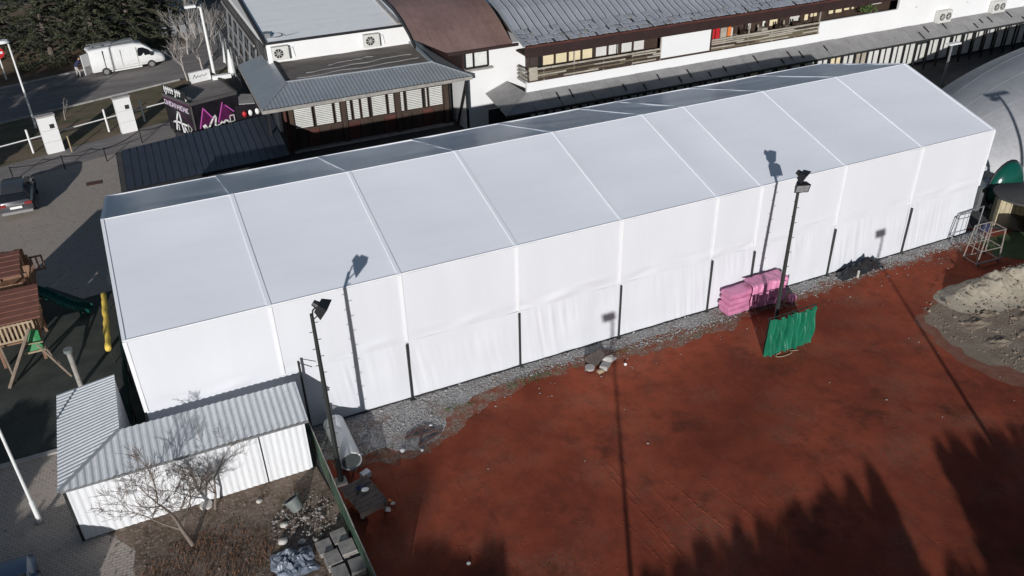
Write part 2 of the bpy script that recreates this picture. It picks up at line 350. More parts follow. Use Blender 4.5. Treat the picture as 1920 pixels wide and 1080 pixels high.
# loose gravel, pebbles and weeds on the strip
q = random.Random(5); mb = MB()
for i in range(5200):
    x = q.uniform(5.9, 43.2); lim = -1.0-(1.3 if 7 < x < 10.6 else (.35 if x < 12 or 20 < x < 26 else 0))
    y = q.uniform(lim, .0); y = y if q.random() < .97 else q.uniform(-2.6, -.6)
    mb.rock((x, y, .015), q.uniform(.018, .05) if q.random() < .96 else q.uniform(.05, .10), q)
mb.build('gravel', 'pebble', None, kind='stuff')
mb = MB()
for i in range(70):
    x = q.uniform(6.5, 42); y = q.uniform(-2.0, -.7) if q.random() < .75 else q.uniform(-12, -2)
    mb.rock((x, y, .01), q.uniform(.02, .055), q)
mb.build('scattered_pebbles', 'concrete', None, kind='stuff')
mb = MB()
for cx, cy, r, n in ((14.8, -1.15, .8, 160), (11.6, -1.5, .5, 60), (19.6, -1.1, .4, 40), (7.4, -2.6, .6, 60), (24, -1.3, 1.2, 60), (17, -1.1, .8, 50)):
    for i in range(n):
        a = q.uniform(0, 6.3); d = r*sqrt(q.random()); p = Vector((cx+d*cos(a)*1.6, cy+d*sin(a)*.45, .01)); b = Vector((q.uniform(-.1, .1), q.uniform(-.1, .1), q.uniform(.03, .13)))
        e = Vector((q.uniform(-.05, .05), q.uniform(-.05, .05), .01)); mb.add([p, p+e, p+b], [(0, 1, 2)])
mb.build('weeds', 'weed', None, kind='stuff')
# clods and rut crumbs on the clay
mb = MB()
for i in range(700):
    x = q.uniform(7, 38); y = q.uniform(-16, -1.6); mb.rock((x, y, .0), q.uniform(.012, .04), q)
for (a, b) in (((15.15, -7.1), (15.2, -12.4)), ((15.4, -7.3), (15.45, -12.4)), ((16.9, -8.85), (17.5, -12)), ((19.2, -9.7), (19.4, -11.8)), ((15.2, -9.8), (15.5, -12.5)), ((17.0, -10.1), (17.6, -11.8)), ((16.2, -9.2), (16.6, -12.2)), ((18.2, -9.3), (18.7, -12)), ((14.4, -9.6), (14.7, -12.2))):
    t = 0
    while t < 1:
        L = q.uniform(.02, .10); p0 = lerp((*a, 0), (*b, 0), t); p1 = lerp((*a, 0), (*b, 0), min(1, t+L)); o_ = Vector((.05*noise.noise((t*5, a[0], 0)), 0, 0)); h = q.uniform(.004, .02)
        mb.add([p0+o_+Vector((-.06, 0, 0)), p1+o_+Vector((-.06, 0, 0)), p1+o_+Vector((.06, 0, 0)), p0+o_+Vector((.06, 0, 0)), p0+o_+Vector((0, 0, h)), p1+o_+Vector((0, 0, h*.7))], [(0, 1, 5, 4), (2, 3, 4, 5), (0, 4, 3), (1, 2, 5)]); t += L+q.uniform(.0, .05)
mb.build('clay_crumbs', 'clay', None, kind='stuff')
# soil stones
mb = MB()
for i in range(900):
    x = q.uniform(-2.2, 5.2); y = q.uniform(-12, -2.7); mb.rock((x, y, .01), q.uniform(.015, .055), q)
mb.build('soil_stones', 'soil', None, kind='stuff')
mb = MB()
for i in range(1500):
    a = q.uniform(0, 6.3); d = 2.2*sqrt(q.random()); p = Vector((.9+d*cos(a), -5.4+d*sin(a)*.7, .01)); L = q.uniform(.06, .22); b = Vector((q.uniform(-1, 1)*.12, q.uniform(-1, 1)*.12, L))
    e = Vector((q.uniform(-.03, .03), q.uniform(-.03, .03), 0)); mb.add([p, p+e, p+b], [(0, 1, 2)])
mb.build('dry_stalks', 'dry', None, kind='stuff')

# ------------------------------------------------------------------ the marquee
XS = [0, 5, 10, 15, 20, 25, 27.468, 32.468, 37.468, 42.468]
HE, HR, W2 = 6.06, 7.812, 6.475
tent = thing('event_tent', 'huge long white event tent of many bays beside the red clay', 'tent', (21, 6.5, 0))
def roofpt(x, v, far=False):                    # v: 0 eave .. 1 ridge
    y = W2*v; return Vector((x, 2*W2-y if far else y, HE+(HR-HE)*v))
for i in range(9):
    x0, x1 = XS[i]+.06, XS[i+1]-.06
    for far in (False, True):
        mb = MB()
        def fn(u, v, x0=x0, x1=x1, far=far):
            x = x0+(x1-x0)*u; p = roofpt(x, v*.996, far); sag = -.055*sin(pi*u)*sin(pi*min(1, v*1.0))
            sag += .007*noise.noise((x*.35+i*3, v*5, 2.0+far*9))
            if far: sag += .05*noise.noise((x*.16, v*6, 5.0))+.012*noise.noise((x*.5, v*16, 8.0))
            p.z += sag; return p
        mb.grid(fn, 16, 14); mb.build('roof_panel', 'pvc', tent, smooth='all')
for i, x in enumerate(XS):
    for far in (False, True):
        mb = MB(); a, b = roofpt(x, -.005, far), roofpt(x, 1, far)
        wd = .15 if 0 < i < 9 else .12
        mb.bar(a+Vector((0, 0, .006)), b+Vector((0, 0, .006)), wd, .05); mb.build('roof_rib', 'pvc_rib', tent)
mb = MB(); mb.tube([(XS[0]-.05, 0, HE), (XS[-1]+.05, 0, HE)], .035, 6); mb.build('eave_beam', 'pvc_seam', tent)
mb = MB(); mb.tube([(XS[0]-.05, 2*W2, HE), (XS[-1]+.05, 2*W2, HE)], .045, 6); mb.build('eave_beam', 'pvc_seam', tent)
mb = MB(); mb.tube([(XS[0]-.05, W2, HR+.005), (XS[-1]+.05, W2, HR-.01)], .022, 6); mb.build('ridge_beam', 'pvc_seam', tent)
ZS = 2.85
for i in range(9):
    x0, x1 = XS[i]+.003, XS[i+1]-.003
    mb = MB()
    def up(u, v):
        x = x0+(x1-x0)*u; z = ZS+(HE-.03-ZS)*v
        y = -.02+.014*noise.noise((x*.8, z*.5, i))+.10*math.exp(-((v-.07-.03*sin(u*9+i))/.06)**2)*noise.noise((x*.5, 3, i))+.04*math.exp(-((v-.16-.05*noise.noise((x*.3, i, 1)))/.03)**2)*noise.noise((x*.4, 9, i))
        y += .010*noise.noise((x*1.3, z*.25, 7.7))
        return Vector((x, y, z))
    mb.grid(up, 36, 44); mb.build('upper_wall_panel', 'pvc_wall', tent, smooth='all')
    mb = MB()
    def lo(u, v):
        x = x0+(x1-x0)*u; z = .06+(ZS+.02-.06)*v; e = min(1, 3*(1-v)+.25)
        pt_ = max(0, noise.noise((x*.45+i, z*.5, 20.0))+.3)*1.5; f = noise.noise((x*1.3+i*5, z*.2, 1.0))*.03+noise.noise((x*5.0+z*.6, z*.3, 4.0))*.03*pt_+noise.noise((x*.7, z*.9, 9.0))*.03
        return Vector((x, -.024+f*e-.05*min(1, (1-v)*2), z))
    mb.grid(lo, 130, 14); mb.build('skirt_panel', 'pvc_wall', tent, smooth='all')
for i, x in enumerate(XS):
    mb = MB(); mb.box(x-.07, x+.07, -.05, -.028, ZS+.06, HE-.04); mb.build('wall_seam', 'pvc_seam', tent)
mb = MB(); mb.grid(lambda u, v: Vector((XS[-1]*u, 2*W2, HE*v)), 12, 3); mb.build('back_wall', 'pvc_wall', tent)
for x in (XS[0], XS[-1]):
    mb = MB(); mb.add([(x, 0, 0), (x, 2*W2, 0), (x, 2*W2, HE), (x, W2, HR), (x, 0, HE)], [(0, 1, 2, 3, 4)]); mb.build('gable_wall', 'pvc_wall', tent)
mb = MB()
pts = [(6.2+i*.35, -.10+.035*noise.noise((i*.3, 0, 0)), .035) for i in range(104)]
mb.tube(pts, .035, 5); mb.build('ground_rail', 'black', tent)
# posts along the wall
ordw = ['leftmost', 'second', 'third', 'fourth', 'fifth', 'sixth', 'rightmost']
for k, x in enumerate([9.95, 15, 20.05, 25, 27.47, 32.47, 37.6]):
    mb = MB(); h = 2.82 if k < 4 else 2.7
    mb.tube([(x, -.16, 0), (x, -.16, h)], .05, 6)
    mb.box(x-.11, x+.11, -.27, -.05, 0, .03)
    solo(mb, 'fence_post', 'steel_dark', (x, -.16, 0), ('%s of the thin dark posts along the white tent wall' % ordw[k]) if k in (0, 6) else '%s thin dark post from the left along the tent wall' % ordw[k], 'post', 'dark posts along the tent wall')

# ------------------------------------------------------------------ floodlight poles
def flood_head(mb, c, yaw, pitch, s=1.0):
    R = Matrix.Translation(Vector(c)) @ Matrix.Rotation(yaw, 4, 'Z') @ Matrix.Rotation(pitch, 4, 'Y')
    # housing: wide front (towards +x), tapered back
    a = [R @ Vector((.22*s, y, z)) for y, z in ((-.36*s, -.26*s), (.36*s, -.26*s), (.36*s, .26*s), (-.36*s, .26*s))]
    b = [R @ Vector((-.12*s, y, z)) for y, z in ((-.24*s, -.17*s), (.24*s, -.17*s), (.24*s, .17*s), (-.24*s, .17*s))]
    mb.rings([a, b]); mb.tube([R @ Vector((-.12*s, 0, 0)), R @ Vector((-.32*s, 0, 0))], [.15*s, .12*s], 10)
    return R
def flood_pole(base, top, heads, label, r=.085, rungs=True, group='floodlight poles round the court'):
    b, t = Vector(base), Vector(top)
    p = thing('floodlight_pole', label, 'light pole', base, group)
    mb = MB(); mb.tube([b, lerp(b, t, .5), t], [r*1.15, r*1.0, r*.72], 8); mb.build('pole', 'steel_dark', p, smooth=30)
    mb = MB(); mb.box(b.x-.2, b.x+.2, b.y-.2, b.y+.2, 0, .12); mb.build('foot', 'concrete', p)
    if rungs:
        mb = MB(); n = int(t.z/.33)
        for k in range(4, n):
            c = lerp(b, t, k/n); s = 1 if k % 2 else -1; mb.tube([c, c+Vector((.17*s, -.05, .02))], .016, 4)
        mb.build('climbing_pegs', 'steel_dark', p)
    for (off, yaw, pitch, s) in heads:
        c = t+Vector(off); mb = MB(); R = flood_head(mb, c, yaw, pitch, s); hd = mb.build('lamp_head', 'black', p, smooth=30)
        mb = MB(); mb.add([R @ Vector((.225*s, y, z)) for y, z in ((-.31*s, -.21*s), (.31*s, -.21*s), (.31*s, .21*s), (-.31*s, .21*s))], [(0, 1, 2, 3)]); mb.build('lens', 'lens', hd)
        mb = MB(); mb.tube([t-Vector((0, 0, .25)), t+Vector((off[0]*.3-.04, off[1]*.3, .12)), c+Vector((-.02, 0, .18*s))], .03, 5)
        mb.tube([t-Vector((0, 0, .25)), c-Vector((.0, 0, .2*s))], .025, 5); mb.build('bracket', 'steel_dark', p)
    return p
flood_pole((5.94, -3.65, 0), (5.93, -3.6, 7.55), [((.34, .02, .17), radians(-28), radians(35), .92)], 'dark pole with one floodlight beside the white concrete pipe')
flood_pole((26.15, -3.55, 0), (26.72, -3.0, 7.50), [((-.02, -.1, .50), radians(-60), radians(25), .85), ((.02, -.1, .02), radians(-110), radians(20), .85)], 'dark pole with two stacked floodlights behind the green tarpaulin')
flood_pole((7.6, -23, 0), (7.6, -23, 7.8), [((.0, .3, .3), radians(90), radians(30), .9)], 'tall dark floodlight pole on the near side of the court')
flood_pole((24.5, -21.8, 0), (24.5, -21.8, 7.8), [((.0, .3, .3), radians(90), radians(30), .9)], 'tall dark floodlight pole on the near right side of the court')

# ------------------------------------------------------------------ corrugated shed
shed = thing('metal_shed', 'white corrugated shed with grey ribbed L-shaped roof at the tent corner', 'shed', (1, -2, 0))
def strip(mb, n, fa, fb, amp, nrm):
    """corrugated sheet: fa(t), fb(t) give the two ends of each rib line"""
    pat = (0, 1, 1, 0); nrm = Vector(nrm).normalized(); vs = []; N_ = n*4
    for i in range(N_+1):
        t = i/N_; h = amp*pat[i % 4]*1.0; vs += [Vector(fa(t))+nrm*h, Vector(fb(t))+nrm*h]
    mb.add(vs, [(2*i, 2*i+2, 2*i+3, 2*i+1) for i in range(N_)])
A, B, Cc, D = Vector((-3.08, -2.58, 2.50)), Vector((5.30, -2.60, 2.46)), Vector((5.24, -.85, 3.05)), Vector((-.93, -.85, 3.05))
mb = MB()
def hipy(x): return min(1, max(0, (x-A.x)/(D.x-A.x)))
def mfa(t): return lerp(A, B, t)
def mfb(t):
    p = lerp(A, B, t); k = hipy(p.x); e = lerp(A, D, k) if k < 1 else lerp(D, Cc, (p.x-D.x)/(Cc.x-D.x)); return Vector((p.x, e.y, e.z))
mb = None
for k in range(5):
    mb = MB(); strip(mb, 7, lambda t: mfa((k+t)/5)+Vector((0, 0, .009*(k % 2)+.006*k)), lambda t: mfb((k+t)/5)+Vector((0, 0, .009*(k % 2))), .032, (0, -.3, 1)); mb.build('roof_sheet', 'shed_roof', shed)
E_, F = Vector((-3.12, 3.15, 2.50)), Vector((-.93, 2.75, 3.05))
mb = MB()
def wfa(t): return lerp(A, E_, t)
def wfb(t):
    p = lerp(A, E_, t); 
    k = (p.y-A.y)/(D.y-A.y)
    if k < 1: return lerp(A, D, k)
    s_ = (p.y-D.y)/(E_.y-D.y); return lerp(D, F, s_)
strip(mb, 30, wfa, wfb, .03, (-.25, 0, 1)); mb.build('roof_sheet', 'shed_roof', shed)
mb = MB(); mb.bar(A+Vector((.05, .06, -.07)), B+Vector((0, .06, -.07)), .05, .10); mb.build('eave_trim', 'steel_grey', shed)
mb = MB(); mb.bar(A+Vector((0, 0, .05)), D+Vector((0, 0, .05)), .14, .03); mb.build('hip_flashing', 'zinc', shed)
for xa, xb in ((-2.95, 3.46), (3.49, 5.16)):
    mb = MB(); n = int((xb-xa)/.235)
    strip(mb, n, lambda t: (xa+(xb-xa)*t, -2.42, .02), lambda t: (xa+(xb-xa)*t, -2.42, 2.46), .018, (0, -1, 0)); mb.build('wall_sheet', 'shed_wall', shed)
mb = MB(); mb.box(3.46, 3.49, -2.47, -2.40, 0, 2.46); mb.build('sheet_joint', 'black', shed)
mb = MB(); strip(mb, 22, lambda t: (-2.93, -2.40+5.3*t, .02), lambda t: (-2.93, -2.40+5.3*t, 2.46), .028, (-1, 0, 0)); mb.build('wall_sheet', 'shed_wall', shed)
mb = MB(); mb.box(-2.99, -2.90, -2.46, -2.38, 0, 2.46); mb.build('corner_post', 'steel_dark', shed)
mb = MB(); mb.quad((5.17, -2.41, 0), (5.17, -.9, 0), (5.17, -.9, 3.0), (5.17, -2.41, 2.44)); mb.quad((-.95, -.88, 0), (5.17, -.88, 0), (5.17, -.88, 3.0), (-.95, -.88, 3.0))
mb.quad((-.97, -.88, 0), (-.97, 2.7, 0), (-.97, 2.7, 3.0), (-.97, -.88, 3.0)); mb.quad((-.97, 2.71, 0), (-2.95, 3.02, 0), (-2.95, 3.02, 2.45), (-.97, 2.71, 3.0)); mb.build('back_wall', 'shed_wall', shed)

# ------------------------------------------------------------------ green mesh fence
fn_ = thing('mesh_fence', 'low dark green mesh fence running from the tent past the shed', 'fence', (5.6, -5, 0))
FP = [(5.42, -.35), (5.46, -2.2), (5.50, -4.2), (5.54, -6.3), (5.60, -8.4), (5.68, -10.8)]
for k, (x, y) in enumerate(FP):
    mb = MB(); mb.tube([(x, y, 0), (x, y, 1.62)], .03, 6); mb.build('post', 'steel_dark', fn_)
for k in range(5):
    a, b = FP[k], FP[k+1]
    mb = MB(); mb.grid(lambda u, v: Vector((a[0]+(b[0]-a[0])*u+.05*noise.noise((u*3, v*2, k)), a[1]+(b[1]-a[1])*u, .03+v*(1.52-.14*sin(pi*u)+.10*noise.noise((u*5, 1, k))))), 14, 6)
    mb.build('mesh_panel', 'net_old', fn_, smooth='all')
    mb = MB(); mb.tube([(a[0]-.02, a[1], 1.55), ((a[0]+b[0])/2, (a[1]+b[1])/2, 1.40), (b[0]-.02, b[1], 1.55)], .022, 5); mb.build('top_rail', 'greywood', fn_)
mb = MB(); mb.tube([(5.62, -.30, 0), (5.60, -.34, 3.55)], .05, 6); mb.tube([(5.60, -.34, 3.5), (6.05, -.5, 3.25)], .02, 5)
solo(mb, 'corner_post', 'steel_dark', (5.62, -.3, 0), 'thin dark green post at the shed end of the tent wall', 'post', smooth=30)

# white concrete pipe, block, crate table
mb = MB(); a, b = Vector((6.50, -3.20, .46)), Vector((6.46, -.75, .46)); n = 20
ring = lambda c, r: [c+Vector((r*cos(2*pi*k/n), 0, r*sin(2*pi*k/n))) for k in range(n)]
mb.rings([ring(a+Vector((0, .25, 0)), .37), ring(a, .37), ring(a, .42), ring(b, .42), ring(b, .37), ring(b-Vector((0, .3, 0)), .37)], cap=False)
mb2 = mb; pipe = thing('concrete_pipe', 'pale concrete pipe lying against the floodlight pole', 'pipe', (6.48, -2, 0)); mb2.build('pipe_wall', 'white_paint', pipe, smooth=35)
mb = MB(); mb.add(ring(a+Vector((0, .04, 0)), .375), [tuple(range(n))]); mb.build('end_disc', 'bucket', pipe)
mb = MB(); mb.box(-.17, .17, -.13, .13, 0, .24, M=Matrix.Translation((6.86, -3.75, 0)) @ Matrix.Rotation(.4, 4, 'Z')); solo(mb, 'foam_block', 'white_paint', (6.86, -3.75, 0), 'small white block on the ground by the pipe end', 'block')
ct = thing('plank_platform', 'low brown plank platform with rubbish on it beside the green fence', 'platform', (6.35, -5.1, 0))
Mx = Matrix.Translation((6.42, -5.05, 0)) @ Matrix.Rotation(.22, 4, 'Z')
for k in range(7):
    y = -.78+k*.225; mb = MB(); mb.box(-.52, .52, y, y+.20, .42+.012*(k % 3), .48+.012*(k % 3), M=Mx); mb.build('plank', 'dirty_box', ct)
for sx in (-.46, .40):
    for sy in (-.7, .6):
        mb = MB(); mb.box(sx, sx+.08, sy, sy+.08, 0, .42, M=Mx); mb.build('leg', 'dirty_box', ct)
mb = MB(); mb.box(-.55, .55, -.82, -.79, .25, .5, M=Mx); mb.box(.525, .555, -.79, .8, .25, .5, M=Mx); mb.build('side_board', 'dirty_box', ct)
mb = MB(); mb.blob((6.38, -4.75, .55), (.16, .10, .07), 0, 8, 4, .3, 3); solo(mb, 'crumpled_bag', 'cloth_navy', (6.38, -4.75, .49), 'crumpled dark blue bag on the plank platform', 'bag', smooth=50)
mb = MB(); mb.blob((6.52, -4.95, .56), (.14, .09, .07), 0, 8, 4, .3, 4); solo(mb, 'crumpled_bag', 'white_paint', (6.52, -4.95, .49), 'crumpled white bag on the plank platform', 'bag', smooth=50)
for k, (x, y, s) in enumerate(((7.25, -5.35, .11), (7.1, -5.75, .13), (7.35, -5.55, .09))):
    mb = MB(); mb.rock((x, y, .06), s, q); solo(mb, 'broken_brick', 'orange' if k == 0 else 'stone', (x, y, 0), ['orange broken brick lying right of the plank platform', 'pale broken lump nearest the plank platform corner', 'small pale lump furthest right of the plank platform'][k], 'rubble', 'rubble right of the plank platform')
# slab stacks
k = 0
names = ['rear left', 'rear right', 'middle left', 'middle right', 'front left', 'front right']
for j in range(3):
    for i in range(2):
        x = 4.34+.58*i+.10*j; y = -6.25-.72*j+.12*i; nl = (2, 3, 3, 4, 3, 3)[k]
        st = thing('slab_stack', 'stack of grey concrete paving slabs, %s of six by the fence' % names[k], 'slabs', (x+.26, y-.3, 0), 'concrete slab stacks by the green fence')
        for h in range(nl):
            mb = MB(); mb.box(-.25, .25, -.29, .29, .005+.115*h, .105+.115*h, M=Matrix.Translation((x+.26+q.uniform(-.03, .03), y-.3+q.uniform(-.03, .03), 0)) @ Matrix.Rotation(.05+q.uniform(-.06, .06), 4, 'Z')); mb.build('slab', 'block', st)
        k += 1
# bucket, rubble heap, sheet
bk = thing('plastic_tub', 'grey plastic tub tipped on the rubble beside the shed', 'tub', (4.1, -4.25, 0))
T = Matrix.Translation((4.1, -4.25, .25)) @ Matrix.Rotation(radians(-32), 4, 'X') @ Matrix.Rotation(radians(-20), 4, 'Y')
R2 = lambda r, z: [T @ Vector((r*cos(2*pi*i/14), r*sin(2*pi*i/14), z)) for i in range(14)]
mb = MB(); mb.rings([R2(.22, -.22), R2(.29, .22), R2(.31, .22), R2(.31, .26), R2(.27, .26), R2(.2, -.18)]); mb.build('tub_wall', 'bucket', bk, smooth=35)
mb = MB(); mb.add(R2(.265, .2), [tuple(range(14))]); mb.build('contents', 'yard', bk)
mb = MB(); qq = random.Random(12)
for i in range(300):
    a = qq.uniform(0, 6.3); d = qq.random()**.7; mb.rock((4.25+1.2*d*cos(a), -4.95+1.35*d*sin(a), .02+.10*(1-d)), qq.uniform(.015, .05) if qq.random() < .94 else qq.uniform(.06, .12), qq)
mb.build('rubble_heap', 'block', None, kind='stuff')
for i, (x, y, s, l) in enumerate(((3.55, -4.85, .16, 'flat pale stone at the left end of the rubble'), (3.35, -5.6, .2, 'big pale stone left of the rubble heap'), (2.95, -3.3, .12, 'white round stone lying near the shed wall'), (3.95, -5.9, .15, 'pale stone in front of the rubble heap'))):
    mb = MB(); mb.blob((x, y, s*.4), (s, s*.75, s*.5), 0, 8, 4, .18, i); solo(mb, 'stone', 'stone', (x, y, 0), l, 'stone', smooth=50)
mb = MB(); qq = random.Random(3)
def crump(u, v):
    x = 2.75+1.45*u; y = -7.3+1.2*v; e = sin(pi*u)*sin(pi*v)
    return Vector((x+.25*noise.noise((u*4, v*4, 2)), y+.25*noise.noise((u*4, v*4, 8)), .03+e*(.16+.6*abs(noise.noise((u*6, v*6, 0)))+.2*abs(noise.noise((u*15, v*15, 0))))))
mb.grid(crump, 44, 36); solo(mb, 'crumpled_sheet', 'silver_tarp', (3.4, -6.7, 0), 'crumpled blue-silver plastic sheet on the soil by the slabs', 'plastic sheet')
mb = MB(); mb.tube([(1.18, -2.62, .0), (1.18, -2.62, .09)], [.24, .22], 14); solo(mb, 'round_cover', 'stone', (1.18, -2.62, 0), 'round white lid on the ground at the shed wall', 'lid', smooth=40)

# ------------------------------------------------------------------ bare trees
def bare_tree(base, h, seed, spread, m, levels=5, r0=.07, name='bare_tree', label='', lean=(0, 0), group=None, start=.16):
    q = random.Random(seed); tr = MB(); br = MB()
    def grow(p, d, L, r, lv, mb):
        pts = [p]; n = 4; dd = d.copy()
        for i in range(n):
            dd = (dd+Vector((q.uniform(-1, 1), q.uniform(-1, 1), q.uniform(-.3, .6)))*.16).normalized(); pts.append(pts[-1]+dd*L/n)
        mb.tube(pts, [max(.0058, r*(1-.45*i/n)) for i in range(n+1)], 5 if lv > 2 else 3, cap=False)
        if lv == 0: return
        k = q.choice((3, 3, 4)) if lv > 1 else q.choice((1, 2, 3))
        for j in range(k):
            t = q.randint(2, n) if lv < levels else q.randint(2, n); a = q.uniform(0, 6.3); tilt = q.uniform(.35, .8)*spread
            e = (dd*cos(tilt)+Vector((cos(a), sin(a), q.uniform(-.1, .35)))*sin(tilt)).normalized()
            grow(pts[t], e, L*q.uniform(.6, .82), r*.55*(1.0 if t == n else .85), lv-1, br)
    b = Vector(base); o = thing(name, label, 'tree', base, group)
    grow(b, Vector((lean[0], lean[1], 1)).normalized(), h*.30, r0, levels, tr)
    tr.build('trunk', m, o, smooth='all'); br.build('branches', m, o, smooth='all'); return o
bare_tree((.50, -4.33, 0), 5.0, 21, 1.3, 'bark_brown', 6, .09, label='leafless tree with many fine twigs in front of the shed', lean=(-.2, .25))
bare_tree((1.45, -2.95, 0), 4.2, 5, 1.15, 'bark_brown', 5, .055, label='smaller leafless tree growing close to the shed wall', lean=(.15, .05))

# ------------------------------------------------------------------ playground at the left
tw = thing('play_tower', 'wooden play tower with brown roofs, picket rails and green slide', 'play tower', (-5, 11.5, 0))
for (x, y, h) in ((-4.25, 10.15, 2.35), (-4.25, 12.6, 2.35), (-5.9, 10.15, 2.35), (-5.9, 12.6, 2.35), (-4.5, 14.0, 2.6), (-4.5, 15.9, 2.6), (-6.0, 15.9, 2.6), (-6.0, 14.0, 2.6)):
    mb = MB(); mb.box(x-.06, x+.06, y-.06, y+.06, 0, h); mb.build('post', 'playwood', tw)
def roofpl(p, t=.07): mb = MB(); mb.slab(p, t); return mb
for j in range(6):
    ya, yb = 9.75+.36*j, 9.75+.36*j+.35; za, zb = 2.42+.09*j, 2.42+.09*(j+1)-.01
    roofpl([(-6.4, ya, za+.02), (-3.82, ya, za+.02), (-3.82, yb, zb), (-6.4, yb, zb)]).build('roof_board', 'playroof', tw)
for j in range(5):
    ya, yb = 13.55+.40*j, 13.55+.40*j+.39; za, zb = 2.78+.07*j, 2.78+.07*(j+1)-.01
    roofpl([(-6.6, ya, za+.02), (-4.62, ya, za+.02), (-4.62, yb, zb), (-6.6, yb, zb)]).build('roof_board', 'playroof', tw)
for (xa, ya, xb, yb, z0, z1, mt) in ((-5.9, 9.98, -4.25, 9.98, 1.35, 2.15, 'palewood'), (-4.13, 10.15, -4.13, 12.6, 1.2, 2.0, 'playwood'), (-5.9, 12.75, -4.2, 12.75, 1.7, 2.4, 'playwood'), (-4.35, 14.0, -4.35, 16.0, 1.6, 2.35, 'playwood'), (-4.4, 16.05, -3.9, 16.05, 1.6, 2.35, 'playwood')):
    L = sqrt((xa-xb)**2+(ya-yb)**2); n = int(L/.17)
    for z in (z0, z1):
        mb = MB(); mb.bar((xa, ya, z), (xb, yb, z), .05, .08); mb.build('rail', mt, tw)
    for i in range(n+1):
        t = i/n; x = xa+(xb-xa)*t; y = ya+(yb-ya)*t; mb = MB(); mb.bar((x, y, z0-.05), (x, y, z1+.06), .085, .03, up=(1, 0, 0) if abs(xa-xb) < .1 else (0, 1, 0)); mb.build('picket', mt, tw)
mb = MB(); mb.box(-5.95, -4.2, 10.1, 12.65, 1.1, 1.18); mb.build('deck', 'playwood', tw)
mb = MB(); mb.box(-6.05, -4.45, 13.95, 15.95, 1.35, 1.43); mb.build('deck', 'playwood', tw)
for k in range(11):  # hidden boards added so the tower casts a solid shadow
    mb = MB(); x = -6.75+.2*k; mb.box(x, x+.185, 16.0, 16.03, .25, 2.95-.02*(k % 3)); mb.build('wall_board', 'playwood', tw)
for k in range(9):  # second hidden row, added to close the tower's shadow
    mb = MB(); x = -6.3+.2*k; mb.box(x, x+.185, 12.68, 12.71, .2, 2.78-.02*(k % 2)); mb.build('wall_board', 'playwood', tw)
# slide
mb = MB(); prof = [(-.30, .20), (-.27, -.05), (0, -.10), (.27, -.05), (.30, .20), (.25, .20), (.22, .0), (0, -.04), (-.22, 0), (-.25, .20)]
P0, P1 = Vector((-4.35, 13.9, 1.55)), Vector((-2.15, 13.1, .32)); dr = (P1-P0).normalized(); sd = Vector((-dr.y, dr.x, 0)).normalized(); rr = []
for i in range(9):
    t = i/8; c = lerp(P0, P1, t); c.z += .10*sin(t*pi*2)*(1-t)-(.15*sin(t*pi))
    rr.append([c+sd*a+Vector((0, 0, b)) for a, b in prof])
mb.rings(rr); mb.build('slide', 'slide', tw, smooth=40)
mb = MB(); mb.box(-2.72, -2.62, 13.1, 13.2, 0, .35); mb.build('slide_leg', 'slide', tw)
# climbing frame legs + green seat
for a, b, rd in (((-5.70, 8.40, 0), (-4.35, 9.45, 2.1), .08), ((-5.45, 8.75, 0), (-5.75, 9.9, 1.3), .05), ((-3.19, 8.1, 0), (-4.25, 9.3, 1.3), .05), ((-3.55, 8.55, .5), (-4.25, 10.0, 1.1), .05)):
    mb = MB(); mb.tube([a, b], rd, 7); mb.build('leg', 'play_leg', tw, smooth=40)
mb = MB(); mb.rings([[Vector((-4.75, 9.45, .95)), Vector((-4.1, 9.45, .95)), Vector((-4.1, 9.75, 1.75)), Vector((-4.45, 9.75, 1.85))], [Vector((-4.75, 9.52, .95)), Vector((-4.1, 9.52, .95)), Vector((-4.1, 9.82, 1.75)), Vector((-4.45, 9.82, 1.85))]]); mb.build('green_panel', 'green_plastic', tw)
mb = MB(); mb.bar((-4.85, 9.38, .93), (-4.0, 9.38, .93), .07, .07); mb.bar((-4.0, 9.36, 1.35), (-4.75, 9.36, 1.4), .04, .04); mb.build('cross_bar', 'palewood', tw)
pp = thing('timber_post', 'single grey timber post with a flat cap beside the shed roof', 'post', (-2.84, 7.15, 0))
mb = MB(); mb.tube([(-2.84, 7.15, 0), (-2.84, 7.15, 1.85)], .11, 10); mb.build('shaft', 'greywood', pp, smooth=40)
mb = MB(); mb.tube([(-2.84, 7.15, 1.85), (-2.84, 7.15, 2.0)], .19, 12); mb.build('cap', 'bucket', pp, smooth=40)
pg = thing('padded_barrier', 'low dark green barrier along the tent end beside the playground', 'barrier', (-1.0, 9, 0))
mb = MB(); mb.grid(lambda u, v: Vector((-.86+.05*noise.noise((u*9, v, 0))-.25*(1-u)*.3, 3.4+11.5*u, .02+1.25*v)), 40, 3); mb.build('mesh_panel', 'net', pg)
for y in (3.4, 6.2, 9.1, 12, 14.9):
    mb = MB(); mb.tube([(-.8, y, 0), (-.8, y, 1.4)], .035, 6); mb.build('post', 'steel_dark', pg)
mb = MB(); n = 24
mb.tube([(-1.46+.05*noise.noise((i*.35, 2, 0)), 8.2+5.3*i/n, .85+.03*sin(i)) for i in range(n+1)], [.13+.03*noise.noise((i*.5, 7, 1)) for i in range(n+1)], 8)
solo(mb, 'foam_roll', 'yellow', (-1.46, 10.8, .85), 'long wavy yellow foam strip along the dark barrier', 'foam strip', smooth='all')
mb = MB(); mb.tube([(-1.40, 8.3, 0), (-1.40, 8.3, .85)], .03, 5); mb.tube([(-1.40, 13.3, 0), (-1.40, 13.3, .85)], .03, 5); mb.build('foam_stand', 'steel_dark', pg)
fp = thing('white_pole', 'slim white pole leaning out at the left edge near the shed', 'pole', (-4.36, -.78, 0))
